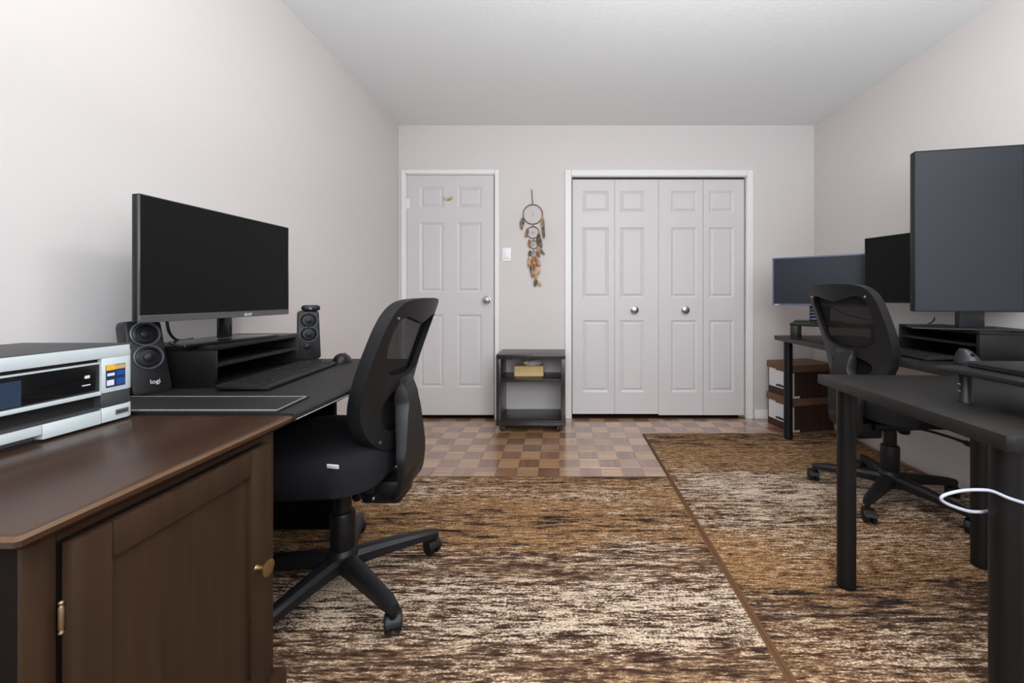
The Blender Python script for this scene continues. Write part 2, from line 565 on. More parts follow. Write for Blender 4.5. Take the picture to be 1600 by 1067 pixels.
# back wall with a door opening and a closet opening
px = lambda p: (p - CX) / 187.0
D0, D1, DT = px(634.5), px(773.5), 2.04          # door opening
C0, C1, CT = px(892.5), px(1166.5), 2.022         # closet opening
bw = bmesh.new()
for a, b in (((XL, YB, -0.1), (D0, YB + T, ZC)), ((D0, YB, DT), (D1, YB + T, ZC)), ((D1, YB, -0.1), (C0, YB + T, ZC)),
             ((C0, YB, CT), (C1, YB + T, ZC)), ((C1, YB, -0.1), (XR, YB + T, ZC))):
    add_box(bw, a, b)
struct(mesh_obj('wall_back', bw, 'wall'), 'greige far wall holding the door and the closet')
struct(boxes('wall_recess', [((D0 - .05, YB + T, -0.1), (D1 + .05, YB + T + .02, DT + .1)), ((C0 - .05, YB + T + .3, -0.1), (C1 + .05, YB + T + .32, CT + .1)),
                            ((C0 - .05, YB + T, -.1), (C0 - .03, YB + T + .3, CT + .1)), ((C1 + .03, YB + T, -.1), (C1 + .05, YB + T + .3, CT + .1)), ((C0 - .05, YB + T, CT + .05), (C1 + .05, YB + T + .3, CT + .1)), ((C0 - .05, YB + T, -.1), (C1 + .05, YB + T + .3, -.03))], 'black_gap'))
# wall behind the camera with a wide window
W0, W1, WZ0, WZ1 = -0.85, 1.75, 0.98, 2.22
nw = bmesh.new()
for a, b in (((XL, YN - T, -0.1), (W0, YN, ZC)), ((W1, YN - T, -0.1), (XR, YN, ZC)), ((W0, YN - T, -0.1), (W1, YN, WZ0)), ((W0, YN - T, WZ1), (W1, YN, ZC))):
    add_box(nw, a, b)
struct(mesh_obj('wall_near', nw, 'wall'))
wf = bpy.data.objects.new('window_1', None)
COL.objects.link(wf)
wf['kind'] = 'structure'
for i in range(2):
    a = W0 + (W1 - W0) / 2 * i
    b = a + (W1 - W0) / 2
    bm = bmesh.new()
    for p, q in (((a, YN - .08, WZ0), (a + .05, YN - .03, WZ1)), ((b - .05, YN - .08, WZ0), (b, YN - .03, WZ1)),
                 ((a + .05, YN - .08, WZ0), (b - .05, YN - .03, WZ0 + .05)), ((a + .05, YN - .08, WZ1 - .05), (b - .05, YN - .03, WZ1))):
        add_box(bm, p, q)
    fr = mesh_obj('window_frame', bm, 'trim', wf)
    box('pane', (a + .05, YN - .06, WZ0 + .05), (b - .05, YN - .054, WZ1 - .05), 'glass', fr)

# ---- floor: parquet blocks, single objects where the photograph shows them
TS, TG = 0.1225, 0.0006
TX0, TY0 = -0.0044, 2.4947
fl = struct(box('floor', (XL - .01, YN - .01, -0.09), (XR + .01, YB + .6, -0.008), 'subfloor'), 'glossy brown parquet floor of small blocks')
def tile_bm(bm, cx, cy, hx, hy):
    b = 0.0005
    r0 = [(cx - hx, cy - hy, -0.0085), (cx + hx, cy - hy, -0.0085), (cx + hx, cy + hy, -0.0085), (cx - hx, cy + hy, -0.0085)]
    r1 = [(p[0], p[1], -b) for p in r0]
    r2 = [(cx - hx + b, cy - hy + b, 0), (cx + hx - b, cy - hy + b, 0), (cx + hx - b, cy + hy - b, 0), (cx - hx + b, cy + hy - b, 0)]
    add_loft(bm, [r0, r1, r2])
protos = {}
def tile_mesh(key, hx, hy, mat):
    if key not in protos:
        bm = bmesh.new()
        tile_bm(bm, 0, 0, hx, hy)
        bmesh.ops.recalc_face_normals(bm, faces=bm.faces[:])
        me = bpy.data.meshes.new('tile')
        bm.to_mesh(me)
        bm.free()
        me.materials.append(MT[mat])
        protos[key] = me
    return protos[key]
far_bm = bmesh.new()
cand = []
i0, i1 = math.floor((XL - TX0) / TS), math.floor((XR - TX0) / TS)
j0, j1 = math.floor((YN - TY0) / TS), math.floor((YB - TY0) / TS)
for i in range(i0, i1 + 1):
    for j in range(j0, j1 + 1):
        x0, x1 = max(XL, TX0 + i * TS), min(XR, TX0 + (i + 1) * TS)
        y0, y1 = max(YN, TY0 + j * TS), min(YB, TY0 + (j + 1) * TS)
        if x1 - x0 < 0.012 or y1 - y0 < 0.012:
            continue
        cx, cy = (x0 + x1) / 2, (y0 + y1) / 2
        vis = (cy > 2.17 and (cx < 0.66 or cy > 2.9)) and 875 + cx * 622 / cy > 560 
        cand.append((vis, i, j, x0, x1, y0, y1))
n_single = 0
for vis, i, j, x0, x1, y0, y1 in cand:
    hx, hy = (x1 - x0) / 2 - TG / 2, (y1 - y0) / 2 - TG / 2
    cx, cy = (x0 + x1) / 2, (y0 + y1) / 2
    dark = (i + j) % 2 == 1     # block at i=-1, j=0 is painted darker: its fingers run away and catch less sheen
    if vis and n_single < 298:
        n_single += 1
        if dark:
            me = tile_mesh(('d', round(hx, 4), round(hy, 4)), hy, hx, 'parquet_sheen_dim')
        else:
            me = tile_mesh(('l', round(hx, 4), round(hy, 4)), hx, hy, 'parquet_sheen_lit')
        o = bpy.data.objects.new('tile', me)
        COL.objects.link(o)
        o.parent = fl
        o.location = (cx, cy, 0)
        if dark:
            o.rotation_euler = (0, 0, pi / 2)
    else:
        tile_bm(far_bm, cx - TX0, cy - TY0, hx, hy)
o = stuff(mesh_obj('parquet_blocks', far_bm, 'parquet_far', fl))
o.location = (TX0, TY0, 0)

# ---- baseboards
struct(box('baseboard_back', (px(1178), YB - .014, 0), (XR, YB, 0.072), 'trim', None, 0.003))
struct(box('baseboard_middle', (px(780), YB - .014, 0), (px(884), YB, 0.072), 'trim', None, 0.003))
struct(box('baseboard_right', (XR - .014, YN, 0), (XR, YB - .014, 0.072), 'wall', None, 0.003))
struct(box('baseboard_left', (XL, YN, 0), (XL + .014, YB - .02, 0.072), 'trim', None, 0.003))

# ---- casings
def casing(name, x0, x1, zt, wd, label):
    bm = bmesh.new()
    y0, y1 = YB - .016, YB + .0
    add_box(bm, (x0 - wd, y0, 0), (x0, y1, zt + wd), 0.004)
    add_box(bm, (x1, y0, 0), (x1 + wd, y1, zt + wd), 0.004)
    add_box(bm, (x0, y0, zt), (x1, y1, zt + wd), 0.004)
    for a in (x0 + 0.0, x1 - 0.004):      # jamb linings
        add_box(bm, (a, YB - .004, 0), (a + 0.004, YB + T, zt))
    add_box(bm, (x0, YB - .004, zt - 0.004), (x1, YB + T, zt))
    return struct(mesh_obj(name, bm, 'trim', None, 40), label)
casing('trim_1', D0, D1, DT, 0.036, 'white casing round the bedroom door')
casing('trim_2', C0, C1, CT, 0.052, 'white casing round the closet doors')

# ---- panelled door leaves
def leaf_bm(w, h, th, cols, rows, rec=0.009, mold=0.020):
    """front at y=0, back at y=th; cols/rows = panel extents; panels are sunk openings"""
    bm = bmesh.new()
    xs = sorted({0, w} | {v for c in cols for v in c})
    zs = sorted({0, h} | {v for r in rows for v in r})
    vc = {}
    def V(x, y, z):
        k = (round(x, 5), round(y, 5), round(z, 5))
        if k not in vc:
            vc[k] = bm.verts.new(k)
        return vc[k]
    for a, b in zip(xs, xs[1:]):
        for c, d in zip(zs, zs[1:]):
            if any(abs(a - q[0]) < 1e-6 for q in cols) and any(abs(c - q[0]) < 1e-6 for q in rows):
                m = mold
                o4 = [(a, c), (b, c), (b, d), (a, d)]
                i4 = [(a + m, c + m), (b - m, c + m), (b - m, d - m), (a + m, d - m)]
                for k in range(4):
                    l = (k + 1) % 4
                    bm.faces.new((V(o4[k][0], 0, o4[k][1]), V(o4[l][0], 0, o4[l][1]), V(i4[l][0], rec, i4[l][1]), V(i4[k][0], rec, i4[k][1])))
                bm.faces.new([V(p[0], rec, p[1]) for p in i4])
            else:
                bm.faces.new((V(a, 0, c), V(b, 0, c), V(b, 0, d), V(a, 0, d)))
    bd = [e for e in bm.edges if e.is_boundary]
    ex = bmesh.ops.extrude_edge_only(bm, edges=bd)
    nv = [g for g in ex['geom'] if isinstance(g, bmesh.types.BMVert)]
    for v in nv:
        v.co.y = th
    loop = sorted(nv, key=lambda v: atan2(v.co.z - h / 2, v.co.x - w / 2))
    bm.faces.new(loop)
    return bm

def raised_panel(parent, c, r, rec=0.009, mold=0.020):
    a, b, z0, z1 = c[0] + mold * 0.95, c[1] - mold * 0.95, r[0] + mold * 0.95, r[1] - mold * 0.95
    m = 0.016
    bm = bmesh.new()
    f = lambda x0, x1, y0, y1, y: [(x0, y, y0), (x1, y, y0), (x1, y, y1), (x0, y, y1)]
    add_loft(bm, [f(a, b, z0, z1, rec + .002), f(a, b, z0, z1, rec - .0002), f(a + m, b - m, z0 + m, z1 - m, 0.0015)])
    return mesh_obj('panel', bm, 'door', parent)

def knob(parent, x, z, mat='nickel', r=0.031, y=0.0, proj=0.055):
    return lathe('knob', [(r * .95, 0), (r * .95, -.006), (r * .4, -.009), (r * .38, -proj * .5), (r * .8, -proj * .62), (r, -proj * .8), (r * .75, -proj * .97), (r * .2, -proj)], mat, parent, 'Y', (x, y, z), 24)

zz = lambda p: CAMZ - (p - CY) / 187.0
# room door
dx0, dx1, dz0, dz1 = D0 + .006, D1 - .012, 0.028, DT - .006
cols = [(px(655) - dx0, px(693) - dx0), (px(714) - dx0, px(753) - dx0)]
rows = [(zz(606) - dz0, zz(491) - dz0), (zz(457) - dz0, zz(347) - dz0), (zz(325) - dz0, zz(291) - dz0)]
d1 = struct(mesh_obj('door_1', leaf_bm(dx1 - dx0, dz1 - dz0, .035, cols, rows), 'door'), 'white six panel door with a round nickel knob')
d1.location = (dx0, YB + .006, dz0)
for c in cols:
    for r in rows:
        raised_panel(d1, c, r)
knob(d1, px(761) - dx0, zz(468.5) - dz0)['label'] = 'round satin nickel knob'
for hz in (318, 618):
    bm = bmesh.new()
    add_lathe(bm, [(.007, -.045), (.007, .045)], 'Z', (-.002, -.006, zz(hz) - dz0), 10)
    add_box(bm, (0, -.004, zz(hz) - dz0 - .04), (.022, .002, zz(hz) - dz0 + .04))
    mesh_obj('hinge', bm, 'trim', d1, 40)
# small gilt hook on the door: two upturned prongs on a plate
bm = bmesh.new()
hx, hz = px(700.5) - dx0, zz(311) - dz0
add_box(bm, (hx - .012, -.004, hz - .012), (hx + .012, 0.001, hz + .010), 0.003)
for s in (-1, 1):
    add_tube(bm, catmull([(hx, -.006, hz - .006), (hx + s * .018, -.014, hz - .004), (hx + s * .032, -.022, hz + .008), (hx + s * .036, -.022, hz + .020)]), 0.005, 8)
mesh_obj('coat_hook', bm, 'gold', d1, 50)['label'] = 'small gilt two-pronged hook'
box('latch', (dx1 - dx0 - .001, .008, zz(469) - dz0 - .03), (dx1 - dx0 + .002, .03, zz(469) - dz0 + .03), 'nickel', d1)

# closet: two pairs of folding leaves
d2 = bpy.data.objects.new('door_2', None)
COL.objects.link(d2)
d2.location = (C0, YB + .014, 0)
struct(d2, 'white four leaf bifold closet doors with two knobs')
edges = [C0 + .010, px(960.5), px(1029.6), px(1099.5), C1 - .014]
pc = [(910, 952), (969, 1008), (1049, 1090.5), (1108.5, 1148)]
rows_px = [(613.5, 500), (465.5, 354.5), (331.5, 297)]
for i in range(4):
    a, b = edges[i] + .0012, edges[i + 1] - .0012
    z0, z1 = 0.034 if i < 2 else 0.024, CT - .022
    cs = [(px(pc[i][0]) - a, px(pc[i][1]) - a)]
    rs = [(zz(p) - z0, zz(q) - z0) for p, q in rows_px]
    lf = mesh_obj('leaf', leaf_bm(b - a, z1 - z0, .03, cs, rs), 'door', d2)
    lf.location = (a - C0, 0, z0)
    for r in rs:
        raised_panel(lf, cs[0], r)
    if i in (1, 2):
        kx = px(991.5) if i == 1 else px(1071)
        knob(lf, kx - a, zz(484) - z0, r=.032, proj=.034)
box('track', (.012, .004, CT - .02), (C1 - C0 - .012, .03, CT - .013), 'black_gap', d2)
box('floor_bracket', (C1 - C0 - .06, .0, .001), (C1 - C0 - .012, .03, .022), 'nickel', d2)

# light switch
ls = tag(box('light_switch', (px(785), YB - .007, zz(408.3)), (px(798.5), YB, zz(387.3)), 'switch', None, 0.003), 'white rocker light switch on the wall beside the door', 'switch')
box('rocker', (px(788.5), YB - .011, zz(404)), (px(795), YB - .006, zz(391.5)), 'switch', ls, 0.002)

# ------------------------------------------------------------------ rugs
def rug(name, x0, x1, y0, y1, mat, label):
    r = box(name, (x0, y0, 0.0), (x1, y1, RUGZ - .0005), mat)
    tag(r, label, 'rug', None)
    wd = 0.013
    for a, b in (((x0 - .002, y0, 0), (x0 + wd, y1, RUGZ)), ((x1 - wd, y0, 0), (x1 + .002, y1, RUGZ)),
                 ((x0 + wd, y0 - .002, 0), (x1 - wd, y0 + wd, RUGZ)), ((x0 + wd, y1 - wd, 0), (x1 - wd, y1 + .002, RUGZ))):
        box('binding', a, b, 'binding', r, 0.003)
    return r
# stops run from y=0.9 (0) to y=2.3 (1)
cr = [(0, .34), (.12, .30), (.20, .46), (.27, .70), (.36, .66), (.43, .36), (.47, .56), (.52, .22), (.66, .18), (.76, .24), (.85, .54), (.92, .38), (1, .2)]
go = [(0, .30), (.12, .34), (.2, .25), (.4, .2), (.46, .25), (.54, .74), (.62, .62), (.74, .72), (.82, .62), (.9, .55), (1, .55)]
bl = [(0, .25), (.2, .2), (.4, .25), (.46, .55), (.56, .75), (.66, .85), (.75, .5), (.86, .6), (1, .85)]
rug('area_rug', -1.30, 0.607, 0.30, 2.236, rug_mat('rug_left', 0.9, 2.3, cr, go, bl, 1), 'brown and cream streaked rug under the left desk chair')
# stops from y=1.0 (0) to y=3.0 (1)
cr = [(0, .42), (.06, .40), (.11, .30), (.16, .3), (.24, .24), (.29, .40), (.36, .42), (.45, .62), (.55, .72), (.62, .62), (.66, .3), (.8, .24), (.97, .3), (1, .2)]
go = [(0, .4), (.08, .5), (.15, .3), (.21, .62), (.28, .72), (.35, .66), (.41, .4), (.6, .3), (.66, .6), (.8, .7), (.92, .6), (1, .5)]
bl = [(0, .55), (.08, .5), (.14, .85), (.2, .8), (.25, .4), (.4, .3), (.6, .2), (.68, .6), (.8, .6), (.9, .85), (1, .8)]
rug('area_rug', 0.611, 2.06, 0.30, 2.938, rug_mat('rug_right', 1.0, 3.0, cr, go, bl, 2), 'brown and cream streaked rug under the black desks by the right wall')

# ------------------------------------------------------------------ left desk
DZ = 0.74
dk = thing('writing_desk', 'dark brown wooden desk with a cupboard pedestal in the near left corner', 'desk', (0, 0, RUGZ))
L = lambda x, y, z: (x, y, z - RUGZ)
dkx = -0.630
def desk_top():
    # edge moulding carried round the front and both ends
    prof = [(.038, .711), (.020, .713), (.014, .718), (.013, .7215), (.006, .7225), (0, .727), (0, .734), (.004, .7385), (.009, .740)]
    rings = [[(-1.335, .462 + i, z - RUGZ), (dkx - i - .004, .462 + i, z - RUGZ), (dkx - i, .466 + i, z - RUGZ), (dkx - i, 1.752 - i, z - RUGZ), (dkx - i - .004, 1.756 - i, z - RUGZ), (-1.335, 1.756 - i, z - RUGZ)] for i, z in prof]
    o = loft('desktop', rings, ['brown_top', 'edge_highlight_wear'], dk, 30)
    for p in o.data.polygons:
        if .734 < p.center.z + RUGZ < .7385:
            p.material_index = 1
    return o
desk_top()
# pedestal
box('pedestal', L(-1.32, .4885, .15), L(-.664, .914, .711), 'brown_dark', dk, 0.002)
for y0, y1 in ((.488, .522), (.884, .917)):
    box('stile', L(-.666, y0, .15), L(-.660, y1, .711), 'brown_front', dk, 0.0015)
box('top_rail', L(-.666, .522, .699), L(-.660, .884, .711), 'brown_front', dk)
prism('plinth', [(-1.32, .478), (-.640, .478), (-.634, .484), (-.634, .924), (-.640, .930), (-1.32, .930)], 0, .155 - RUGZ, 'brown_front', dk, 0.004)
dr = bpy.data.objects.new('door', None)
COL.objects.link(dr)
dr.parent = dk
dX0, dX1 = -.656, -.640
def dbox(nm, y0, y1, z0, z1, x0=dX0, x1=dX1, m='brown_front', bev=0.0025):
    return box(nm, L(x0, y0, z0), L(x1, y1, z1), m, dr, bev)
dbox('door_stile', .523, .571, .17, .697)
dbox('door_stile', .826, .882, .17, .697)
dbox('door_rail', .5712, .8258, .645, .697)
dbox('door_rail', .5712, .8258, .17, .225)
dbox('door_panel', .569, .828, .222, .648, dX0, dX1 - .008, bev=0)
bm = bmesh.new()
add_lathe(bm, [(.007, 0), (.005, .004), (.0045, .017), (.012, .020), (.0165, .0235), (.0165, .026), (.012, .0285), (.003, .0295)], 'X', (0, 0, 0), 20)
kb = mesh_obj('door_knob', bm, 'brass', dr, 40)
kb.location = L(dX1, .840, .447)
kb['label'] = 'small round brass knob'
for z in (.60, .27):
    bm = bmesh.new()
    add_lathe(bm, [(.0015, -.022), (.0034, -.020), (.0022, -.016), (.0032, -.014), (.0032, .014), (.0022, .016), (.0034, .020), (.0015, .022)], 'Z', (-.652, .5205, z - RUGZ), 10)
    mesh_obj('door_hinge', bm, 'antique', dr, 40)
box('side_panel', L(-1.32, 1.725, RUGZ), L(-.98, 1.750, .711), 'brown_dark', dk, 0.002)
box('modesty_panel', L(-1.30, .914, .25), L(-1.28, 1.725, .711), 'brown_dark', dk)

# desk mat with stitched folded edges, its lip over the desk front
mat_ = thing('desk_mat', 'black leather desk mat with white stitching, its lip over the desk edge', 'desk mat', (0, 0, DZ))
def mat_surface():
    prof = [(-1.325, .0005), (-1.325, .0045), (-.640, .0045), (-.630, .0030), (-.6262, -.001), (-.6262, -.014), (-.6292, -.014), (-.6292, -.002), (-.632, .0002), (-.640, .0005)]
    return loft('sheet', [[(x, y, z) for x, z in prof] for y in (.940, 1.758)], 'leather', mat_, 40)
mat_surface()
fold = [(-1.30, .938), (-.668, .938), (-.6815, 1.083), (-1.30, 1.083)]
prism('folded_flap', fold, .0046, .0088, 'leather', mat_, 0.0012)
bm = bmesh.new()
zt = .0094
def stitches(p, q, n, r=.0011, gap=.62):
    p, q = Vector(p), Vector(q)
    for i in range(n):
        a = p.lerp(q, (i + .5 - gap / 2) / n)
        b = p.lerp(q, (i + .5 + gap / 2) / n)
        add_tube(bm, [a, b], r, 4)
stitches((-1.28, .9445, zt), (-.674, .9445, zt), 90)
stitches((-1.28, .950, zt), (-.674, .950, zt), 90, .0008)
stitches((-1.28, 1.0765, zt), (-.686, 1.0765, zt), 90)
stitches((-.6735, .945, zt), (-.6865, 1.076, zt), 26)
stitches((-.6258, .945, -.0118), (-.6258, 1.752, -.0118), 130, .0012, .8)
stuff(mesh_obj('stitching', bm, 'stitch', mat_))['label'] = 'white stitching along the edges'

# ------------------------------------------------------------------ printer
pr = thing('printer', 'white inkjet printer with black control panel on the brown desk', 'printer', (-1.15, .713, DZ))
def pb(nm, a, b, mat, par=None, bev=0.0):
    f = lambda p: (p[0] + 1.15, p[1] - .713, p[2] - DZ)
    A, B = f(a), f(b)
    if par is not None and par is not pr:
        pass
    return box(nm, A, B, mat, par or pr, bev)
pb('body', (-1.310, .505, .745), (-1.015, .921, .898), 'plastic_dark')
pb('foot_plate', (-1.305, .508, .740), (-.998, .918, .7455), 'plastic_black')
def front_piece(nm, y0, y1, z0, z1, x=-.990, d=.028, mat='white', round_end=True):
    r = .014 if round_end else .0015
    pts = [(x - d, y0), (x, y0), (x, y1 - r)] + [(x - r + r * cos(a), y1 - r + r * sin(a)) for a in [pi / 2 * k / 5 for k in range(1, 6)]] + [(x - d, y1)]
    return prism(nm, [(p[0] + 1.15, p[1] - .713) for p in pts], z0 - DZ, z1 - DZ, mat, pr, .0008, 1)
front_piece('upper_fascia', .502, .926, .8855, .910)
front_piece('control_column', .8605, .926, .8096, .8850)
front_piece('panel_strip', .502, .8600, .8070, .8150, round_end=False)
front_piece('dark_band', .8605, .9255, .7775, .8092, -.9915, .026, 'lid_grey')
front_piece('paper_tray', .8605, .926, .7455, .7770)
front_piece('paper_tray', .762, .8598, .7455, .7740, round_end=False)
front_piece('paper_tray', .502, .7615, .7560, .7740, round_end=False)
front_piece('tray_flap', .502, .758, .7458, .7525, -1.003, .02, 'plastic_grey', False)
cp = pb('control_panel', (-1.012, .503, .8155), (-.9945, .8595, .8775), 'plastic_gloss', None, 0.001)
pb('touch_screen', (-.9955, .600, .8185), (-.9935, .734, .8650), 'lcd')
pb('home_button', (-.9955, .833, .8475), (-.9932, .841, .8535), 'white_print')
pb('indicator_light', (-.9955, .8285, .8325), (-.9932, .842, .8345), 'white_print')
pb('panel_groove', (-1.006, .503, .878), (-.999, .8595, .885), 'black_gap')
pb('panel_trim', (-1.006, .503, .8742), (-.9938, .8595, .8778), 'white')
pb('output_slot', (-1.016, .503, .7755), (-1.008, .860, .8068), 'black_gap')
pb('output_tray', (-1.016, .503, .7742), (-.993, .8598, .7800), 'lid_grey')
# scanner lid with its chamfered back
lid = loft('scanner_lid', [[(p[0] + 1.15, y - .713, p[1] - DZ) for p in ((-1.31, .880), (-.991, .899), (-.991, .9105), (-.996, .9125), (-1.245, .9125), (-1.31, .895))] for y in (.503, .9225)], 'lid_grey', pr, 30)
stk = pb('info_sticker', (-.9905, .8675, .8200), (-.9893, .9060, .8690), 'navy')
stk['label'] = 'blue and yellow product sticker'
def sk(y0, y1, z0, z1, m):
    pb('sticker_print', (-.9894, y0, z0), (-.9889, y1, z1), m, stk)
sk(.8680, .8860, .8575, .8685, 'yellow')
sk(.8865, .9050, .8580, .8675, 'tissue_stripe')
sk(.8700, .8840, .8450, .8510, 'white_print')
sk(.8880, .9045, .8440, .8540, 'blue')
sk(.8690, .8830, .8240, .8360, 'white_print')
sk(.8880, .9045, .8230, .8370, 'blue')
nb = pb('name_plate', (-.9905, .8865, .7560), (-.9893, .9130, .7675), 'grey_print')
sk2 = pb('plate_print', (-.9894, .8885, .7590), (-.9889, .9110, .7645), 'lid_grey', nb)

# ------------------------------------------------------------------ monitors
def monitor(name, label, Lp, Rp, zb, zt, th, bez, chin, scr, bezmat, base=None, back='plastic_dark', backoff=.0):
    Lv, Rv = Vector((*Lp, 0)), Vector((*Rp, 0))
    W = (Rv - Lv).length
    c = (Lv + Rv) / 2
    rz = atan2(Rv.y - Lv.y, Rv.x - Lv.x)
    z0 = base if base is not None else zb
    t = thing(name, label, 'monitor', (c.x, c.y, z0), rz)
    a, b = zb - z0, zt - z0
    box('housing', (-W / 2, .0, a), (W / 2, th, b), back, t, 0.004)
    box('rear_cover', (-W * .32, th - .002, a + (b - a) * .18), (W * .32, th + .022, a + (b - a) * .72), back, t, 0.008)
    box('screen', (-W / 2 + bez, -.0035, a + chin), (W / 2 - bez, .001, b - bez), scr, t)
    bm = bmesh.new()
    e = -.0055
    add_box(bm, (-W / 2, e, a), (W / 2, .0015, a + chin), 0.001)
    add_box(bm, (-W / 2, e, b - bez), (W / 2, .0015, b), 0.001)
    add_box(bm, (-W / 2, e, a + chin), (-W / 2 + bez, .0015, b - bez), 0.001)
    add_box(bm, (W / 2 - bez, e, a + chin), (W / 2, .0015, b - bez), 0.001)
    mesh_obj('bezel', bm, bezmat, t, 40)
    return t, W, a, b

RZ = 0.871    # top of both risers
mo, W, a, b = monitor('computer_monitor', 'wide black screen with grey chin standing on the riser by the left wall', (-1.120, 1.055), (-1.088, 1.590), .949, 1.2935, .018, .003, .020, 'screen', 'bezel_grey', RZ)
box('neck', (-.004, .020, .010), (.040, .036, a + .09), 'plastic_gloss', mo, 0.003)
bs = prism('base', [(-.175, -.035), (.145, -.062), (.155, -.05), (.135, .09), (-.085, .115), (-.18, -.02)], 0.0, .009, 'plastic_gloss', mo, 0.002)
text('logo', 'acer', .019, 'white_print', mo, Matrix.Translation((.075, -.006, a + .0095)) @ Matrix.Rotation(pi / 2, 4, 'X'))
box('cable_clip', (.012, .016, .02), (.024, .021, .05), 'metal_black', mo, 0.002)

# ------------------------------------------------------------------ risers
def riser(name, label, A, B, depth, z0, z1, mat='riser_black'):
    """A near and B far end of the front edge; the riser lies to the left of A->B when depth>0 (towards -x local y+)"""
    Av, Bv = Vector((*A, 0)), Vector((*B, 0))
    Ln = (Bv - Av).length
    t = thing(name, label, 'monitor riser', (A[0], A[1], z0), atan2(Bv.y - Av.y, Bv.x - Av.x))
    h = z1 - z0
    d0, d1 = (0, depth) if depth > 0 else (depth, 0)
    k = .015
    box('top_board', (0, d0, h - k), (Ln, d1, h), mat, t, 0.0012)
    box('side_board', (0, d0, 0), (k, d1, h - k), mat, t, 0.0012)
    box('side_board', (Ln - k, d0, 0), (Ln, d1, h - k), mat, t, 0.0012)
    box('shelf', (k, d0, h * .48), (Ln - k, d1, h * .48 + .012), mat, t)
    if depth > 0:
        box('back_board', (Ln * .33, d1 - .006, 0.0), (Ln - k, d1 - .001, h - k), mat, t)
    else:
        box('back_board', (Ln * .30, d0 + .001, 0.0), (Ln - k, d0 + .006, h - k), mat, t)
    return t
riser('monitor_riser', 'two-tier black wooden riser on the left desk under the wide screen', (-1.040, 1.196), (-1.062, 1.617), .235, DZ + .0045, RZ)
riser('monitor_riser', 'two-tier black wooden riser on the desk by the right wall', (1.792, 1.700), (1.842, 2.165), -.225, DZ, RZ)

# ------------------------------------------------------------------ speakers
def speaker(name, label, loc, rz, lean, w, h, d, with_knob, group):
    t = thing(name, label, 'speaker', loc, rz, group)
    sh = math.tan(lean)
    def ring(y, ins, f):
        out = []
        for (x, y_, z) in rrect(0, h / 2, w / 2 - ins, h / 2 - ins, .014, 0, 4):
            taper = 1 - .10 * (y_ / h)
            out.append((x * taper * f, y + y_ * sh, y_))
        return out
    loft('cabinet', [ring(d, .012, .8), ring(d - .02, .004, .86), ring(.012, 0, 1), ring(.002, 0, 1), ring(0, .003, 1)], 'plastic_black', t, 40)
    for i, zc in enumerate((.80, .52) if with_knob else (.82, .50)):
        z = zc * h
        r = w * .36
        y = z * sh
        Mx = Matrix.Translation((0, y - .0015, z)) @ Matrix.Rotation(-lean, 4, 'X')
        bm = bmesh.new()
        prof = [(r * 1.08, .004), (r * 1.10, -.002), (r * 1.02, -.0035), (r * .92, .0015)]
        add_lathe(bm, prof, 'Y', (0, 0, 0), 28)
        g = mesh_obj('driver_ring', bm, 'plastic_grey', t, 40)
        g.matrix_local = Mx
        bm = bmesh.new()
        add_lathe(bm, [(r * .93, .003), (r * .93, -.001), (r * .78, -.004), (r * .70, .001), (r * .42, -.0005), (r * .40, -.004), (r * .2, -.007), (r * .02, -.008)], 'Y', (0, 0, 0), 28)
        mesh_obj('cone', bm, 'plastic_black', g, 30)
    fz = .16 * h
    if with_knob:
        g = lathe('volume_knob', [(.0125, .002), (.0125, -.010), (.010, -.012), (.001, -.012)], 'plastic_dark', t, 'Y', (-.008, .25 * h * sh, .27 * h), 20)
        g2 = lathe('jack', [(.0035, .002), (.0035, -.002), (.001, -.002)], 'plastic_dark', t, 'Y', (.02, .34 * h * sh, .34 * h), 12)
    else:
        text('logo', 'logi', .017, 'white_print', t, Matrix.Translation((.006, fz * sh - .0012, fz)) @ Matrix.Rotation(pi / 2 - lean, 4, 'X'))
    return t
MZ = DZ + .0046
speaker('desk_speaker', 'black twin-driver speaker leaning beside the printer, white logo low on its front', (-1.150, 1.128, MZ), atan2(.958, .285), R(13), .088, .205, .080, False, 'desk speakers')
speaker('desk_speaker', 'black twin-driver speaker with a webcam on top beyond the riser', (-1.093, 1.735, MZ), R(40), R(7), .090, .212, .10, True, 'desk speakers')
wc = thing('webcam', 'small black webcam lying on top of the farther desk speaker', 'webcam', (-1.105, 1.765, MZ + .2115), R(38))
loft('body', [[(x, y * .6, z) for x, y, z in rrect(0, 0, .036 * s, .026 * s, .02 * s, zq, 5)] for zq, s in ((0, .8), (.004, .97), (.014, 1), (.021, .93), (.025, .7))], 'plastic_black', wc, 40)
lathe('lens', [(.008, .0), (.008, -.004), (.006, -.0055), (.001, -.0045)], 'bezel_blue', wc, 'Y', (-.004, -.0145, .0125), 16)

# loose cable behind the left monitor
tag(tube('speaker_cable', catmull([(-1.255, 1.36, .8755), (-1.245, 1.30, .8765), (-1.235, 1.262, .90), (-1.232, 1.248, .94), (-1.232, 1.25, .98), (-1.24, 1.29, 1.02)]), .004, 'cable_black', None), 'thin black cable looping up behind the wide monitor', 'cable')

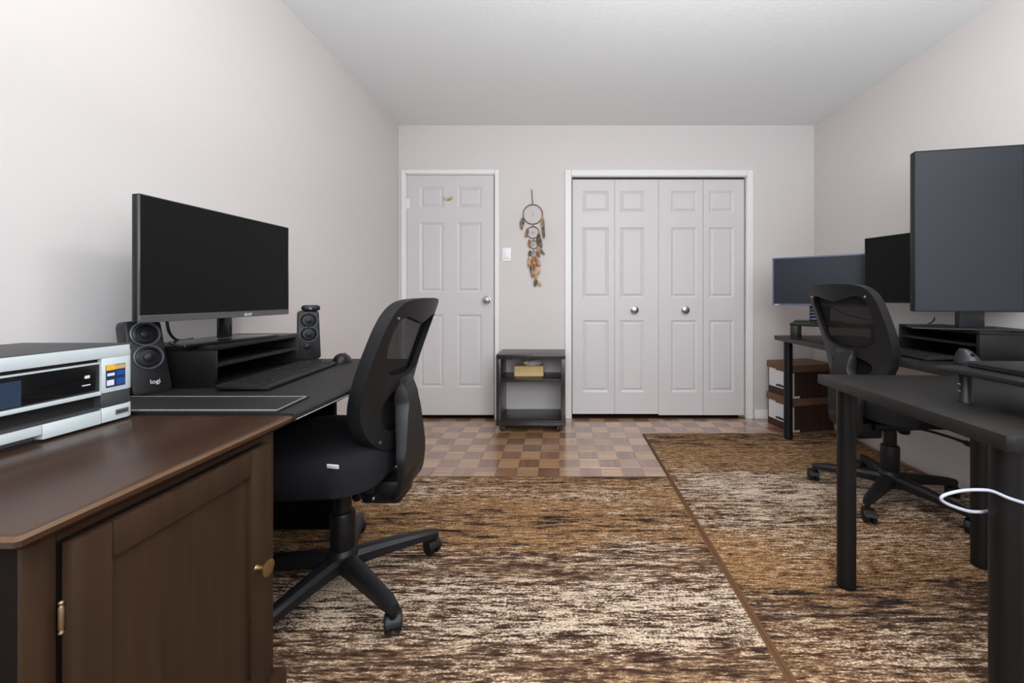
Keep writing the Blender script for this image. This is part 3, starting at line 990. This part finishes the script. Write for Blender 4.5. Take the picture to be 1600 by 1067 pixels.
# ------------------------------------------------------------------ keyboards and mice
def keyboard(name, label, c, rz, ln, wd, z):
    t = thing(name, label, 'keyboard', (c[0], c[1], z), rz)
    loft('body', [[(x, y, zz_ + (y + wd / 2) * .045) for x, y, zz_ in rrect(0, 0, ln / 2 - i, wd / 2 - i, .010, q, 3)] for q, i in ((0, .004), (.004, 0), (.010, 0), (.013, .003))], 'plastic_black', t, 40)
    bm = bmesh.new()
    rows, cols_ = 6, 21
    for r in range(rows):
        y = -wd / 2 + .014 + (wd - .028) * (r + .5) / rows
        hy = (wd - .028) / rows / 2 - .0016
        x = -ln / 2 + .012
        tot = ln - .024
        c_ = 0
        while c_ < cols_:
            span = 6 if (r == 0 and c_ == 3) else (2 if (r in (1, 2) and c_ in (0, 12)) else 1)
            x0, x1 = x + tot * c_ / cols_, x + tot * (c_ + span) / cols_
            zz0 = .0128 + (y + wd / 2) * .045
            h2 = .0042
            a, b_, m = .0014, .003, .0016
            add_loft(bm, [[(x0 + a, y - hy, zz0), (x1 - a, y - hy, zz0), (x1 - a, y + hy, zz0), (x0 + a, y + hy, zz0)],
                          [(x0 + b_, y - hy + m, zz0 + h2), (x1 - b_, y - hy + m, zz0 + h2), (x1 - b_, y + hy - m, zz0 + h2), (x0 + b_, y + hy - m, zz0 + h2)]])
            c_ += span
    stuff(mesh_obj('keys', bm, 'plastic_dark', t))
    return t
keyboard('keyboard', 'full-size black keyboard in front of the riser on the left desk', (-.945, 1.372), R(96), .445, .150, MZ)
keyboard('keyboard', 'full-size black keyboard in front of the riser on the right desk', (1.665, 1.935), R(-93), .440, .140, DZ)

def mouse(name, label, c, rz, z, ln=.10, wd=.062, h=.036):
    t = thing(name, label, 'mouse', (c[0], c[1], z), rz)
    rings = []
    n = 12
    for k in range(n + 1):
        u = -1 + 2 * k / n
        s = sqrt(max(0, 1 - abs(u) ** 2.6)) + .02
        hh = h * s * (1 - .25 * u)
        rings.append([(u * ln / 2, wd / 2 * s * cos(a) * (1 - .1 * u), max(0, hh * sin(a))) for a in [pi * q / 10 for q in range(11)]])
    loft('shell', rings, 'plastic_dark', t, 40)
    bm = bmesh.new()
    add_lathe(bm, [(.001, -.004), (.008, -.0035), (.008, .0035), (.001, .004)], 'Y', (ln * .25, 0, h * .74), 14)
    mesh_obj('wheel', bm, 'plastic_grey', t, 40)
    loft('side_trim', [[(x, wd / 2 * .86 - (0.001 if abs(x) < .03 else .008) + q, z_) for x, z_ in ((-.034, .006), (.030, .006), (.034, .013), (-.03, .020))] for q in (0, .004)], 'bezel_blue', t)
    return t
mouse('computer_mouse', 'dark grey mouse beyond the keyboard on the left desk mat', (-.915, 1.675), R(98), MZ)

# ------------------------------------------------------------------ office chairs
def office_chair(name, label, c, rz, star, up, tag_on, ob, push, turn, lever):
    t = thing(name, label, 'chair', (c[0], c[1], RUGZ), rz, 'office chairs')
    star = star - rz
    for k in range(5):
        a = star + 2 * pi * k / 5
        Mr = Matrix.Rotation(a, 4, 'Z')
        rings = []
        for q in range(9):
            u = q / 8
            x = .030 + u * .298
            wd = .030 - .011 * u
            zt_ = .132 - .030 * u ** 1.4
            hh = .050 - .022 * u
            if q == 8:
                wd *= .72
                hh *= .8
                zt_ -= .004
            sec = [(-wd, -hh), (wd, -hh), (wd, -hh * .35), (wd * .62, -.002), (wd * .3, 0), (-wd * .3, 0), (-wd * .62, -.002), (-wd, -hh * .35)]
            rings.append([Mr @ Vector((x, s, zt_ + z)) for s, z in sec])
        loft('leg', rings, 'plastic_black', t, 35)
        ca = bpy.data.objects.new('caster', None)
        COL.objects.link(ca)
        ca.parent = t
        ca.matrix_local = Matrix.Translation((.318 * cos(a), .318 * sin(a), 0)) @ Matrix.Rotation(a + turn[k], 4, 'Z')
        bm = bmesh.new()
        add_lathe(bm, [(.010, .055), (.010, .085)], 'Z', (0, 0, 0), 10)
        arc = [R(10 + 16 * i) for i in range(11)]
        add_loft(bm, [[(.018 + .0345 * cos(q), y, .030 + .0345 * sin(q)) for q in arc] + [(.018 + .0325 * cos(q), y, .030 + .0325 * sin(q)) for q in arc[::-1]] for y in (-.020, .020)])
        add_box(bm, (.006, -.004, .024), (.030, .004, .062))
        mesh_obj('fork', bm, 'plastic_dark', ca, 40)
        for s in (-1, 1):
            lathe('wheel', [(.020, s * .005), (.029, s * .007), (.0305, s * .016), (.028, s * .023), (.014, s * .0265), (.002, s * .0255)], 'plastic_dark', ca, 'Y', (.018, 0, .0305), 22)
    lathe('hub', [(.034, .070), (.048, .085), (.050, .126), (.044, .138), (.036, .148)], 'plastic_black', t, 'Z', (0, 0, 0), 24)
    lathe('gas_column', [(.036, .140), (.039, .150), (.040, .262), (.036, .270), (.028, .272), (.027, .385)], 'plastic_dark', t, 'Z', (0, 0, 0), 20)
    bm = bmesh.new()
    add_box(bm, (-.085, -.15, .365), (.085, .11, .405), 0.012, 2)
    add_box(bm, (-.062, -.222, .322), (.062, -.09, .400), 0.014, 2)
    mesh_obj('mechanism', bm, 'plastic_dark', t, 40)
    # tilt lever and tension knobs
    tube('lever', catmull(lever), [.006] * 12 + [.007] * 3 + [.012] * 3 + [.011], 'plastic_dark', t)
    lathe('tension_knob', [(.022, 0), (.025, -.008), (.025, -.035), (.020, -.042), (.002, -.043)], 'plastic_dark', t, 'Z', (0, .075, .366), 20)
    lathe('side_knob', [(.012, 0), (.016, -.006), (.016, -.026), (.012, -.032), (.002, -.033)], 'metal_black', t, 'X', (-.086, -.105, .375), 16)
    for q in (-1, 1):
        lathe('bolt', [(.006, 0), (.006, -.006), (.003, -.008)], 'nickel', t, 'X', (-.0615, -.165 + q * .03, .345), 10)
    # seat cushion
    rings = []
    for z, ins, r in ((.405, .040, .09), (.414, .014, .10), (.430, .002, .11), (.490, .0, .11), (.520, .006, .11), (.536, .022, .10), (.546, .055, .09), (.552, .12, .07)):
        ring = rrect(0, .045, .240 - ins, .235 - ins, r, 0, 6)
        rings.append([(x, y, z + (.030 * max(0, (-y + .02) / .2) if z < .42 and y < 0.02 else 0) - (.022 * ((y - .18) / .1) ** 2 if y > .18 and z > .46 else 0)) for x, y, _ in ring])
    loft('seat', rings, 'fabric', t, 60)
    if tag_on:
        tg = box('fabric_label', (-.011, -.001, -.0045), (.011, .0012, .0045), 'tag', t, 0.0006)
        tg.matrix_local = Matrix.Translation((-.2355, -.100, .5235)) @ Matrix.Rotation(R(90), 4, 'Z') @ Matrix.Rotation(R(-20), 4, 'X') @ Matrix.Rotation(R(-6), 4, 'Y') @ Matrix.Scale(1.5, 4)
        tg['label'] = 'small white woven label'
    # back: t from 0 (bottom) to H, s across
    H = .505
    z0 = .505 + up
    key = [(-.3, -.105), (0, -.120), (.3, -.128), (.55, -.165), (.8, -.212), (1, -.250), (1.1, -.27)]
    def depth(u):
        for (a, b), (c_, d) in zip(key, key[1:]):
            if u <= c_:
                f = (u - a) / (c_ - a)
                f = f
                return b + (d - b) * f
        return key[-1][1]
    def sdepth(u):
        return (depth(u - .07) + 2 * depth(u) + depth(u + .07)) / 4
    def fmap(extra, wrap=.062):
        def f(s, tt, d):
            u = tt / H
            k = 1 - (s / .225) ** 2
            y = sdepth(u) - push - wrap * k * (1 - .5 * max(0, u)) - d - extra
            return Vector((s, y, z0 + tt * .985))
        return f
    half = [(0, 0), (.075, .004), (.125, .026), (.168, .070), (.196, .13), (.210, .20), (.214, .28), (.213, .36), (.209, .42), (.197, .462), (.172, .489), (.13, .502), (.06, .507), (0, .508)]
    hc = catmull([(x, y, 0) for x, y in half], 4)
    mirror = lambda pts: [(p.x, p.y) for p in pts] + [(-p.x, p.y) for p in pts[-2:0:-1]]
    outline = mirror(hc)
    m = ob + .01
    up_half = [(0, ob), (.08, ob + .006), (.135, ob + .028), (.160, ob + .075), (.172, .37), (.166, .425), (.130, .448), (.07, .436), (0, .420)]
    hole1 = mirror(catmull([(x, y, 0) for x, y in up_half], 4))
    f = (ob - .04 - .052) / .162
    lo_half = [(0, .052), (.060, .060), (.105, .09), (.122, .135), (.115, .172), (.070, .207), (0, .216)]
    hole2 = mirror(catmull([(x, .052 + (y - .052) * f, 0) for x, y in lo_half], 4))
    shell('back_frame', outline, [hole1, hole2], fmap(0), .020, 'plastic_black', t, .022)
    sc_ = lambda kx, ky: [(x * kx, (y - .26) * ky + .26) for x, y in outline]
    shell('frame_rim', sc_(.998, .998), [sc_(.885, .94)], fmap(-.020), .021, 'plastic_dark', t, .05)
    shell('backrest_mesh', sc_(.97, .985), [], fmap(-.016, .058), .003, 'mesh', t, .03)
    pad = mirror(catmull([(x, y * (ob / .245), 0) for x, y in [(0, .02), (.09, .025), (.15, .06), (.175, .12), (.17, .20), (.12, .245), (0, .255)]], 4))
    shell('lumbar_pad', pad, [], fmap(-.026, .05), .010, 'pad', t, .03)
    for s in (-1, 1):
        for (sx, ty) in ((.120, .045), (.170, .445)):
            p = fmap(0)(s * sx, ty, .020)
            lathe('bolt', [(.006, .003), (.006, -.001), (.003, -.0025)], 'nickel', t, 'Y', (p.x, p.y, p.z), 10)
    # wide support bar rising from the mechanism behind the seat
    zt = z0 + ob
    prof = [(-.115, .362), (-.185, .350), (-.224, .368), (-.240, .42), (-.238, .50 + up * .6), (-.228 - push, zt - .13), (-.220 - push, zt - .07), (-.212 - push, zt - .01)]
    pc_ = catmull([(0, y, z) for y, z in prof], 5)
    rings = []
    for i, p in enumerate(pc_):
        u = i / (len(pc_) - 1)
        if u < .35:
            hw = .045 + .055 * min(1, u / .3)
        else:
            hw = .100 - .048 * min(1, max(0, (u - .55) / .22))
        th = .010 + .012 * min(1, max(0, (u - .45) / .3))
        th *= 1 - .75 * max(0, u - .85) / .15
        a = pc_[max(0, i - 1)]
        b = pc_[min(len(pc_) - 1, i + 1)]
        n_ = Vector((0, (b - a).z, -(b - a).y)).normalized() * th
        e = .006
        rings.append([(-hw + e, p.y - n_.y, p.z - n_.z), (hw - e, p.y - n_.y, p.z - n_.z), (hw, p.y - n_.y * .5, p.z - n_.z * .5), (hw, p.y + n_.y, p.z + n_.z), (-hw, p.y + n_.y, p.z + n_.z), (-hw, p.y - n_.y * .5, p.z - n_.z * .5)])
    loft('back_bar', rings, 'plastic_dark', t, 40)
    return t
office_chair('office_chair', 'black mesh-back office chair pushed up to the brown desk', (-.750, 1.375), R(90), R(35), 0.0, True, .245, 0.0, (1.9, 1.0, 0.6, 2.2, 2.6), [(.08, .03, .385), (.16, .04, .378), (.25, .05, .365), (.29, .052, .356)])
office_chair('office_chair', 'black mesh-back office chair between the two black desks', (1.645, 1.985), R(-86), R(0), 0.065, False, .190, 0.02, (1.1, 2.0, -1.2, 0.6, 2.0), [(.06, .04, .382), (.13, .09, .376), (.19, .14, .362), (.235, .165, .350)])

# ------------------------------------------------------------------ right desks
def tube_leg(parent, x, y, h, r=.029):
    lathe('leg', [(r * .85, 0), (r, .004), (r, .012), (r * .98, .014), (r * .98, h - .004), (r * 1.5, h - .004), (r * 1.5, h)], 'metal_black', parent, 'Z', (x, y, 0), 24)
nd = thing('office_table', 'black wood-grain table with round legs, nearest on the right side', 'table', (0, 0, RUGZ))
h = DZ - RUGZ
prism('tabletop', [(.9265, 1.432), (.8955, .800), (.905, .790), (1.93, .735), (1.965, 1.375)], h - .032, h, 'black_wood', nd, 0.0015)
for x, y in ((.955, .850), (.9985, 1.388), (1.885, .80), (1.90, 1.33)):
    tube_leg(nd, x, y, h - .032)
fd = thing('office_desk', 'long black wood-grain desk along the right wall behind the mesh chair', 'desk', (0, 0, RUGZ))
prism('tabletop', [(1.545, 2.870), (1.495, 1.445), (2.045, 1.418), (2.105, 2.842)], h - .032, h, 'black_wood', fd, 0.0015)
for x, y in ((1.622, 2.830), (1.577, 1.492), (2.03, 2.80), (1.985, 1.47)):
    tube_leg(fd, x, y, h - .032)

# big upright monitor on the right riser
bm_, W, a, b = monitor('computer_monitor', 'tall blue-grey screen turned upright on the right riser, largest of the right-hand screens', (1.640, 1.845), (2.050, 1.758), .950, 1.690, .030, .004, .006, 'screen_matte', 'plastic_dark', RZ)
box('neck', (-.012, .030, .006), (.088, .062, a + .16), 'plastic_mid', bm_, 0.006)
prism('base', [(-.235, -.02), (-.228, -.026), (.15, -.122), (.165, -.115), (.185, .115), (.170, .125), (-.17, .125)], 0.0, .008, 'plastic_dark', bm_, 0.002)
# middle screen on a wall arm
mm, W, a, b = monitor('computer_monitor', 'black thin-framed screen on a wall arm between the upright screen and the silver-edged one', (1.822, 2.376), (1.962, 1.938), .983, 1.364, .018, .004, .008, 'screen', 'plastic_dark')
tube('wall_arm', [(0, .035, .2), (0, .10, .2), (-.02, .16, .2)], .014, 'metal_black', mm, 10)
mp = box('wall_plate', (-.05, -.05, -.008), (.05, .05, .008), 'metal_black', mm, 0.003)
mp.matrix_local = mm.matrix_world.inverted()
bpy.context.view_layer.update()
mwi = mm.matrix_world.inverted()
mp.matrix_local = mwi @ Matrix.Translation((XR - .009, 2.285, 1.183)) @ Matrix.Rotation(pi / 2, 4, 'Y')
p0 = Vector((0, .030, .2)); p1 = mwi @ Vector((XR - .012, 2.285, 1.183))
bpy.data.objects.remove([o for o in mm.children if o.name.startswith('wall_arm')][0])
tube('wall_arm', [p0, p0.lerp(p1, .5), p1], .013, 'metal_black', mm, 10)
# far screen on the small shelf
fm, W, a, b = monitor('computer_monitor', 'wide dark blue screen with silver frame in the far right corner', (1.512, 2.832), (1.948, 2.496), .956, 1.2916, .03, .010, .014, 'screen_blue', 'bezel_blue', .845)
box('neck', (-.055, .030, .008), (.060, .085, a + .10), 'plastic_dark', fm, 0.004)
for q in range(4):
    box('neck_rib', (-.055, .026, .016 + q * .022), (-.010, .031, .026 + q * .022), 'bezel_blue', fm, 0.001)
box('base', (-.14, -.045, 0), (.14, .145, .008), 'plastic_dark', fm, 0.002)
text('logo_badge', '▬', .02, 'white_print', fm, Matrix.Translation((-W / 2 + .026, -.0062, a + .006)) @ Matrix.Rotation(pi / 2, 4, 'X')) if False else box('logo_badge', (-W / 2 + .012, -.0066, a + .004), (-W / 2 + .044, -.005, a + .008), 'white_print', fm)
# little shelf under it
sA = Vector((1.510, 2.615))
rz = atan2(-.336, .436)
ms = thing('monitor_shelf', 'small dark wood shelf on legs under the silver-framed far screen', 'shelf', (sA.x, sA.y, DZ), rz)
box('shelf_board', (0, 0, .087), (.46, .225, .105), 'black_wood', ms, 0.001)
for x, y in ((.002, .002), (.418, .002), (.002, .183), (.418, .183)):
    box('leg', (x, y, 0), (x + .040, y + .040, .087), 'black_wood', ms, 0.001)
# loose cables under the far screen
tag(tube('monitor_cable', catmull([(1.80, 2.735, 1.02), (1.84, 2.70, .95), (1.90, 2.64, .90), (1.98, 2.575, .872), (2.045, 2.51, .845), (2.065, 2.45, .79), (2.06, 2.42, .7455)]), .004, 'cable_black'), 'thin black cable drooping below the silver-framed far screen', 'cable')
tag(tube('power_cable', catmull([(1.93, 2.24, .7450), (1.965, 2.225, .80), (1.985, 2.22, .84), (2.04, 2.22, .86), (2.10, 2.24, .88), (2.115, 2.25, .90)]), .0035, 'cable_black'), 'thin black cable at the wall beside the right riser', 'cable')

# vertical mouse
vm = thing('vertical_mouse', 'grey upright mouse standing right of the keyboard on the black desk', 'mouse', (1.665, 1.625, DZ), R(20))
def vring(z, rx, ry, ox, oy):
    return [((ox + rx * cos(a)) * .78, (oy + ry * sin(a)) * .85, z) for a in [2 * pi * k / 20 for k in range(20)]]
loft('shell', [vring(0, .046, .052, 0, 0), vring(.004, .050, .055, 0, 0), vring(.018, .040, .050, -.004, 0), vring(.038, .026, .042, -.010, .002), vring(.056, .016, .028, -.014, .006), vring(.066, .009, .016, -.016, .010), vring(.068, .002, .004, -.016, .010)], 'plastic_mid', vm, 60)
loft('thumb_rest', [[(x + q, y, z) for x, y, z in ((.016, -.026, .006), (.040, -.018, .002), (.042, .026, .002), (.019, .030, .006))] for q in (0, .012)], 'plastic_dark', vm)
lathe('wheel', [(.001, -.003), (.007, -.003), (.007, .003), (.001, .003)], 'plastic_dark', vm, 'X', (-.020, -.024, .045), 14)

# small shelf with round legs on the near table, a closed laptop on it
ns = thing('desk_shelf', 'low black shelf on a round post standing on the near right table', 'shelf', (1.040, 1.100, DZ), R(-93))
box('shelf_board', (0, 0, .077), (.305, .26, .090), 'riser_black', ns, 0.001)
for x, y in ((.045, .034), (.262, .034), (.045, .226), (.262, .226)):
    g = lathe('post', [(.016, 0), (.016, .006), (.0145, .008), (.0145, .072), (.018, .074), (.018, .077)], 'metal_black', ns, 'Z', (x, y, 0), 20)
    for q in (.028, .046):
        box('glint', (x - .004, y - .0155, q), (x + .004, y - .0138, q + .004), 'nickel', g, 0.0005)  # bright dots stand in for reflections on the shiny post
lp = thing('laptop', 'closed thin black laptop lying on the low shelf at the near right table', 'laptop', (1.190, .940, DZ + .090), R(-93))
loft('lower_case', [rrect(0, 0, .140 - i, .098 - i, .012, z, 4) for z, i in ((0, .004), (.003, 0), (.008, 0))], 'plastic_dark', lp, 40)
loft('lid', [rrect(0, 0, .140 - i, .098 - i, .012, z, 4) for z, i in ((.0085, 0), (.013, 0), (.015, .003))], 'plastic_dark', lp, 40)

# cable looped round the near table leg
tag(tube('network_cable', catmull([(.992, .870, .575), (.9905, .845, .580), (.980, .822, .586), (.956, .8165, .595), (.930, .825, .602), (.9205, .848, .605), (.905, .858, .603), (.880, .866, .598), (.853, .870, .590), (.836, .871, .582), (.836, .871, .573), (.857, .870, .562), (.890, .868, .552), (.918, .872, .548), (.940, .884, .542), (.962, .887, .543), (.985, .880, .552), (.993, .855, .566)], 6), .0034, 'cable_white'), 'white cable tied in a loop round the nearest table leg', 'cable')
tag(tube('floor_cable', catmull([(2.09, 1.62, .66), (2.09, 1.58, .50), (2.06, 1.55, .36), (2.05, 1.60, .20), (2.06, 1.72, .08), (2.04, 1.86, .0145), (1.98, 2.02, .0145)]), .005, 'cable_green'), 'grey-green cable hanging under the desk by the right wall', 'cable')
tag(tube('hanging_cable', catmull([(2.05, 1.50, .68), (2.06, 1.47, .60), (2.02, 1.44, .52), (2.06, 1.42, .46), (2.09, 1.46, .54), (2.08, 1.52, .64)]), .0045, 'cable_black'), 'black cable bundle hanging from the underside of the right desk', 'cable')

# ------------------------------------------------------------------ storage boxes
def carton(name, label, z, group, yaw):
    t = thing(name, label, 'box', (1.735, 2.966, z), yaw, group)
    wx, wy, hh = .37, .255, .252
    bm = bmesh.new()
    add_box(bm, (0, 0, 0), (wx, wy, hh - .01), 0.002)
    mesh_obj('body', bm, 'carton_side', t)
    l = box('lid', (-.008, -.008, hh - .052), (wx + .008, wy + .008, hh), 'carton_lid', t, 0.002)
    box('label_panel', (-.0012, .012, .056), (.0005, wy - .012, hh - .053), 'paper', t)
    bm = bmesh.new()
    add_loft(bm, [[(x, y, z_) for y, z_ in ((.085, .064), (.165, .064), (.172, .074), (.160, .080), (.125, .084), (.090, .080), (.078, .074))] for x in (-.0022, .0005)])
    mesh_obj('handle_slot', bm, 'carton_band', t)
    box('handle_edge', (-.0020, .070, .056), (.0, .180, .063), 'white_print', t)
    box('tab', (-.0022, .09, hh - .064), (.0, .17, hh - .052), 'carton_lid', t)
    boxes('edge_label', [((.0, -.0012, .004), (.012, .0005, hh - .060)), ((.012, -.0012, .004), (.060, .0005, .019))], 'paper', t)
    box('dark_edge', (.013, -.0010, .020), (.018, .0005, hh - .06), 'carton_band', t)
    return t
carton('storage_box', 'brown wood-print file box standing on the floor, lower of two', .001, 'file boxes in the corner', R(13))
carton('storage_box', 'brown wood-print file box with lid, upper of two in the corner', .254, 'file boxes in the corner', R(12))

# ------------------------------------------------------------------ rolling cart with tissue box
cyf, cyb = 2.985, 3.30
cw0, cw1 = (775.2 - CX) / 622 * cyf, (883.5 - CX) / 622 * cyf
ct = thing('rolling_cart', 'small dark wood shelf cart on casters between the door and the closet', 'cart', ((cw0 + cw1) / 2, cyf, 0))
cw = (cw1 - cw0) / 2
cz = .582
box('top_board', (-cw, 0, cz - .034), (cw, cyb - cyf, cz), 'cart_wood', ct, 0.0015)
for s in (-1, 1):
    box('side_board', (s * cw, .002, .086), (s * (cw - .034), cyb - cyf - .002, cz - .034), 'cart_wood', ct, 0.0012)
box('base_board', (-cw - .003, -.003, .050), (cw + .003, cyb - cyf, .086), 'cart_wood', ct, 0.0015)
box('middle_shelf', (-cw + .034, .012, .375), (cw - .034, cyb - cyf - .012, .395), 'cart_wood', ct, 0.001)
for s in (-1, 1):
    for y in (.035, cyb - cyf - .04):
        bm = bmesh.new()
        add_lathe(bm, [(.006, .034), (.006, .050)], 'Z', (s * (cw - .05), y, 0), 10)
        add_lathe(bm, [(.016, .0485), (.016, .0500)], 'Z', (s * (cw - .05), y, 0), 12)
        g = mesh_obj('caster', bm, 'metal_black', ct, 40)
        bm = bmesh.new()
        for q in (-1, 1):
            add_lathe(bm, [(.012, q * .001), (.0225, q * .0025), (.0240, q * .008), (.0225, q * .016), (.016, q * .0215), (.008, q * .0245), (.001, q * .025)], 'X', (s * (cw - .047), y, .0241), 20)
        mesh_obj('wheel', bm, 'plastic_mid', g, 40)
tz = .3952
tb = thing('tissue_box', 'cream striped tissue box with a crumpled tissue in the rolling cart', 'tissue box', ((826.3 - CX) / 622 * 3.11, 3.11, tz))
bx0, bx1, bh, bd = -.114, .114, .078, .115
bm = bmesh.new()
add_box(bm, (bx0, 0, 0), (bx1, bd, bh), 0.002)
mesh_obj('carton', bm, 'tissue_box', tb, 40)
stuff(boxes('stripes', [((bx0 + .228 * (k + .35) / 14, -.0008, .002), (bx0 + .228 * (k + .65) / 14, .0005, bh - .002)) for k in range(14)], 'tissue_stripe', tb))
box('opening', (-.07, .03, bh - .0005), (.07, bd - .03, bh + .0008), 'tissue_stripe', tb)
rnd = random.Random(4)
bm = bmesh.new()
rings = []
for k, (zq, s) in enumerate(((.0005, .50), (.012, .95), (.026, 1.05), (.036, .75), (.042, .25))):
    rings.append([((.068 * s * (1 + .35 * rnd.uniform(-1, 1))) * cos(2 * pi * i / 18) + .022, bd / 2 + .030 * s * (1 + .5 * rnd.uniform(-1, 1)) * sin(2 * pi * i / 18), bh + zq + rnd.uniform(-.004, .006) * (k > 0)) for i in range(18)])
add_loft(bm, rings)
mesh_obj('tissue', bm, 'tissue', tb, 25)

# ------------------------------------------------------------------ dreamcatcher
dc = thing('dreamcatcher', 'four-ring dreamcatcher with brown feathers hanging on the far wall', 'dreamcatcher', (px(832.7), YB - .014, zz(335.3)))
ox, oz = px(832.7), zz(335.3)
Q = lambda p, q, y=0.0: (px(p) - ox, y, zz(q) - oz)
lathe('nail', [(.004, .014), (.002, .013), (.002, -.004), (.005, -.005), (.001, -.006)], 'cord', dc, 'Y', Q(830.8, 298), 10)
tube('cord', [Q(831, 297.5, -.002), Q(831.8, 309), Q(832.6, 320)], .0036, 'cord', dc, 6)
rings_ = [(832.7, 335.3, 15.2, .0042), (833, 363.5, 9.2, .0036), (834.2, 382.5, 6.3, .0033), (834.2, 397.6, 4.3, .003)]
for (x, y, r, q) in rings_:
    tube('ring', [Vector(Q(x, y)) + Vector((r / 187 * cos(a), 0, r / 187 * sin(a))) for a in [2 * pi * k / 40 for k in range(40)]], q, 'ring', dc, 6, True)
bm = bmesh.new()
for (x, y, r, q) in rings_:
    c = Vector(Q(x, y))
    n = 9
    for lvl in range(3):
        ra, rb = r / 187 * (1 - .26 * lvl), r / 187 * (1 - .26 * (lvl + 1))
        for k in range(n):
            a0 = 2 * pi * (k + .5 * lvl) / n
            for s in (-.5, .5):
                a1 = a0 + s * 2 * pi / n
                add_tube(bm, [c + Vector((ra * cos(a0), 0, ra * sin(a0))), c + Vector((rb * cos(a1), 0, rb * sin(a1)))], .0006, 3)
stuff(mesh_obj('web', bm, 'web', dc))
for (x, y, r, q) in rings_:
    lathe('bead', [(.001, -.004), (.0045, -.002), (.0045, .002), (.001, .004)], 'feather1', dc, 'Y', Q(x, y), 10)
for (a, b) in (((833, 350.5), (833, 354.5)), ((833.5, 372.7), (833.8, 376.3)), ((834.2, 388.8), (834.2, 393.3))):
    tube('cord', [Q(*a), Q(*b)], .003, 'cord', dc, 6)
def feather(p, q, wd, m, y, bend):
    a, b = Vector(Q(*p, -y)), Vector(Q(*q, -y - .006))
    d = b - a
    side = Vector((-d.z, 0, d.x)).normalized()
    n = 6
    vs = []
    bm = bmesh.new()
    top, bot = [], []
    for k in range(n + 1):
        u = k / n
        c = a + d * u + side * bend * sin(pi * u) + Vector((0, -.004 * sin(pi * u), 0))
        hw = wd * (sin(pi * min(1, u * .93 + .05)) ** .7)
        top.append([bm.verts.new(c + side * hw + Vector((0, .003, 0))), bm.verts.new(c + Vector((0, -.002, 0))), bm.verts.new(c - side * hw + Vector((0, .003, 0)))])
        bot.append([bm.verts.new(c + side * hw + Vector((0, .0042, 0))), bm.verts.new(c + Vector((0, .002, 0))), bm.verts.new(c - side * hw + Vector((0, .0042, 0)))])
    for k in range(n):
        for i in range(2):
            bm.faces.new((top[k][i], top[k][i + 1], top[k + 1][i + 1], top[k + 1][i]))
            bm.faces.new((bot[k][i], bot[k + 1][i], bot[k + 1][i + 1], bot[k][i + 1]))
        bm.faces.new((top[k][0], top[k + 1][0], bot[k + 1][0], bot[k][0]))
        bm.faces.new((top[k][2], bot[k][2], bot[k + 1][2], top[k + 1][2]))
    mesh_obj('feather', bm, m, dc, 60)
F = [((817.2, 340), (815.5, 359.5), .017, 0, .002, -.004), ((817, 341), (818, 353), .012, 1, .008, 0), ((848.2, 338), (846.5, 358), .014, 2, .004, .004), ((848.5, 342), (850, 360), .014, 0, .008, -.004),
     ((848.8, 352), (850.5, 374), .013, 1, .005, -.003), ((824.5, 357), (821.5, 372), .014, 0, .004, .003), ((842, 364), (840.5, 385), .018, 1, .003, .003), ((843, 370), (846.5, 388), .017, 1, .009, -.003),
     ((827.5, 374), (828.5, 388), .015, 0, .004, 0), ((841, 384), (842.5, 396), .013, 2, .003, 0), ((843, 388), (851.5, 398.5), .012, 1, .006, -.003), ((829, 391), (827, 401), .014, 1, .004, .002), ((839.5, 392), (843.5, 402.5), .014, 3, .005, -.002),
     ((831, 402), (825.5, 418), .018, 2, .004, .004), ((833, 403), (831, 420), .020, 3, .010, .003), ((836, 402), (838.5, 418), .022, 3, .007, -.002), ((838, 402), (844.5, 417), .018, 2, .004, -.003),
     ((832, 414), (832.5, 434), .020, 0, .006, .006), ((836, 415), (838, 432), .024, 2, .012, -.003), ((840, 416), (842.5, 428), .018, 2, .007, -.003), ((829.5, 416), (831, 429), .014, 1, .003, .003),
     ((837.5, 428), (837, 440), .011, 2, .006, .002), ((837, 436), (836, 448), .015, 1, .004, .002), ((839.5, 438), (846, 446.5), .013, 2, .006, -.003), ((826.5, 402), (827, 416), .013, 2, .006, .002), ((835, 405), (835, 426), .016, 0, .014, 0)]
for p, q, wd, m, y, bd_ in F:
    feather(p, q, wd, 'feather%d' % m, y, bd_)
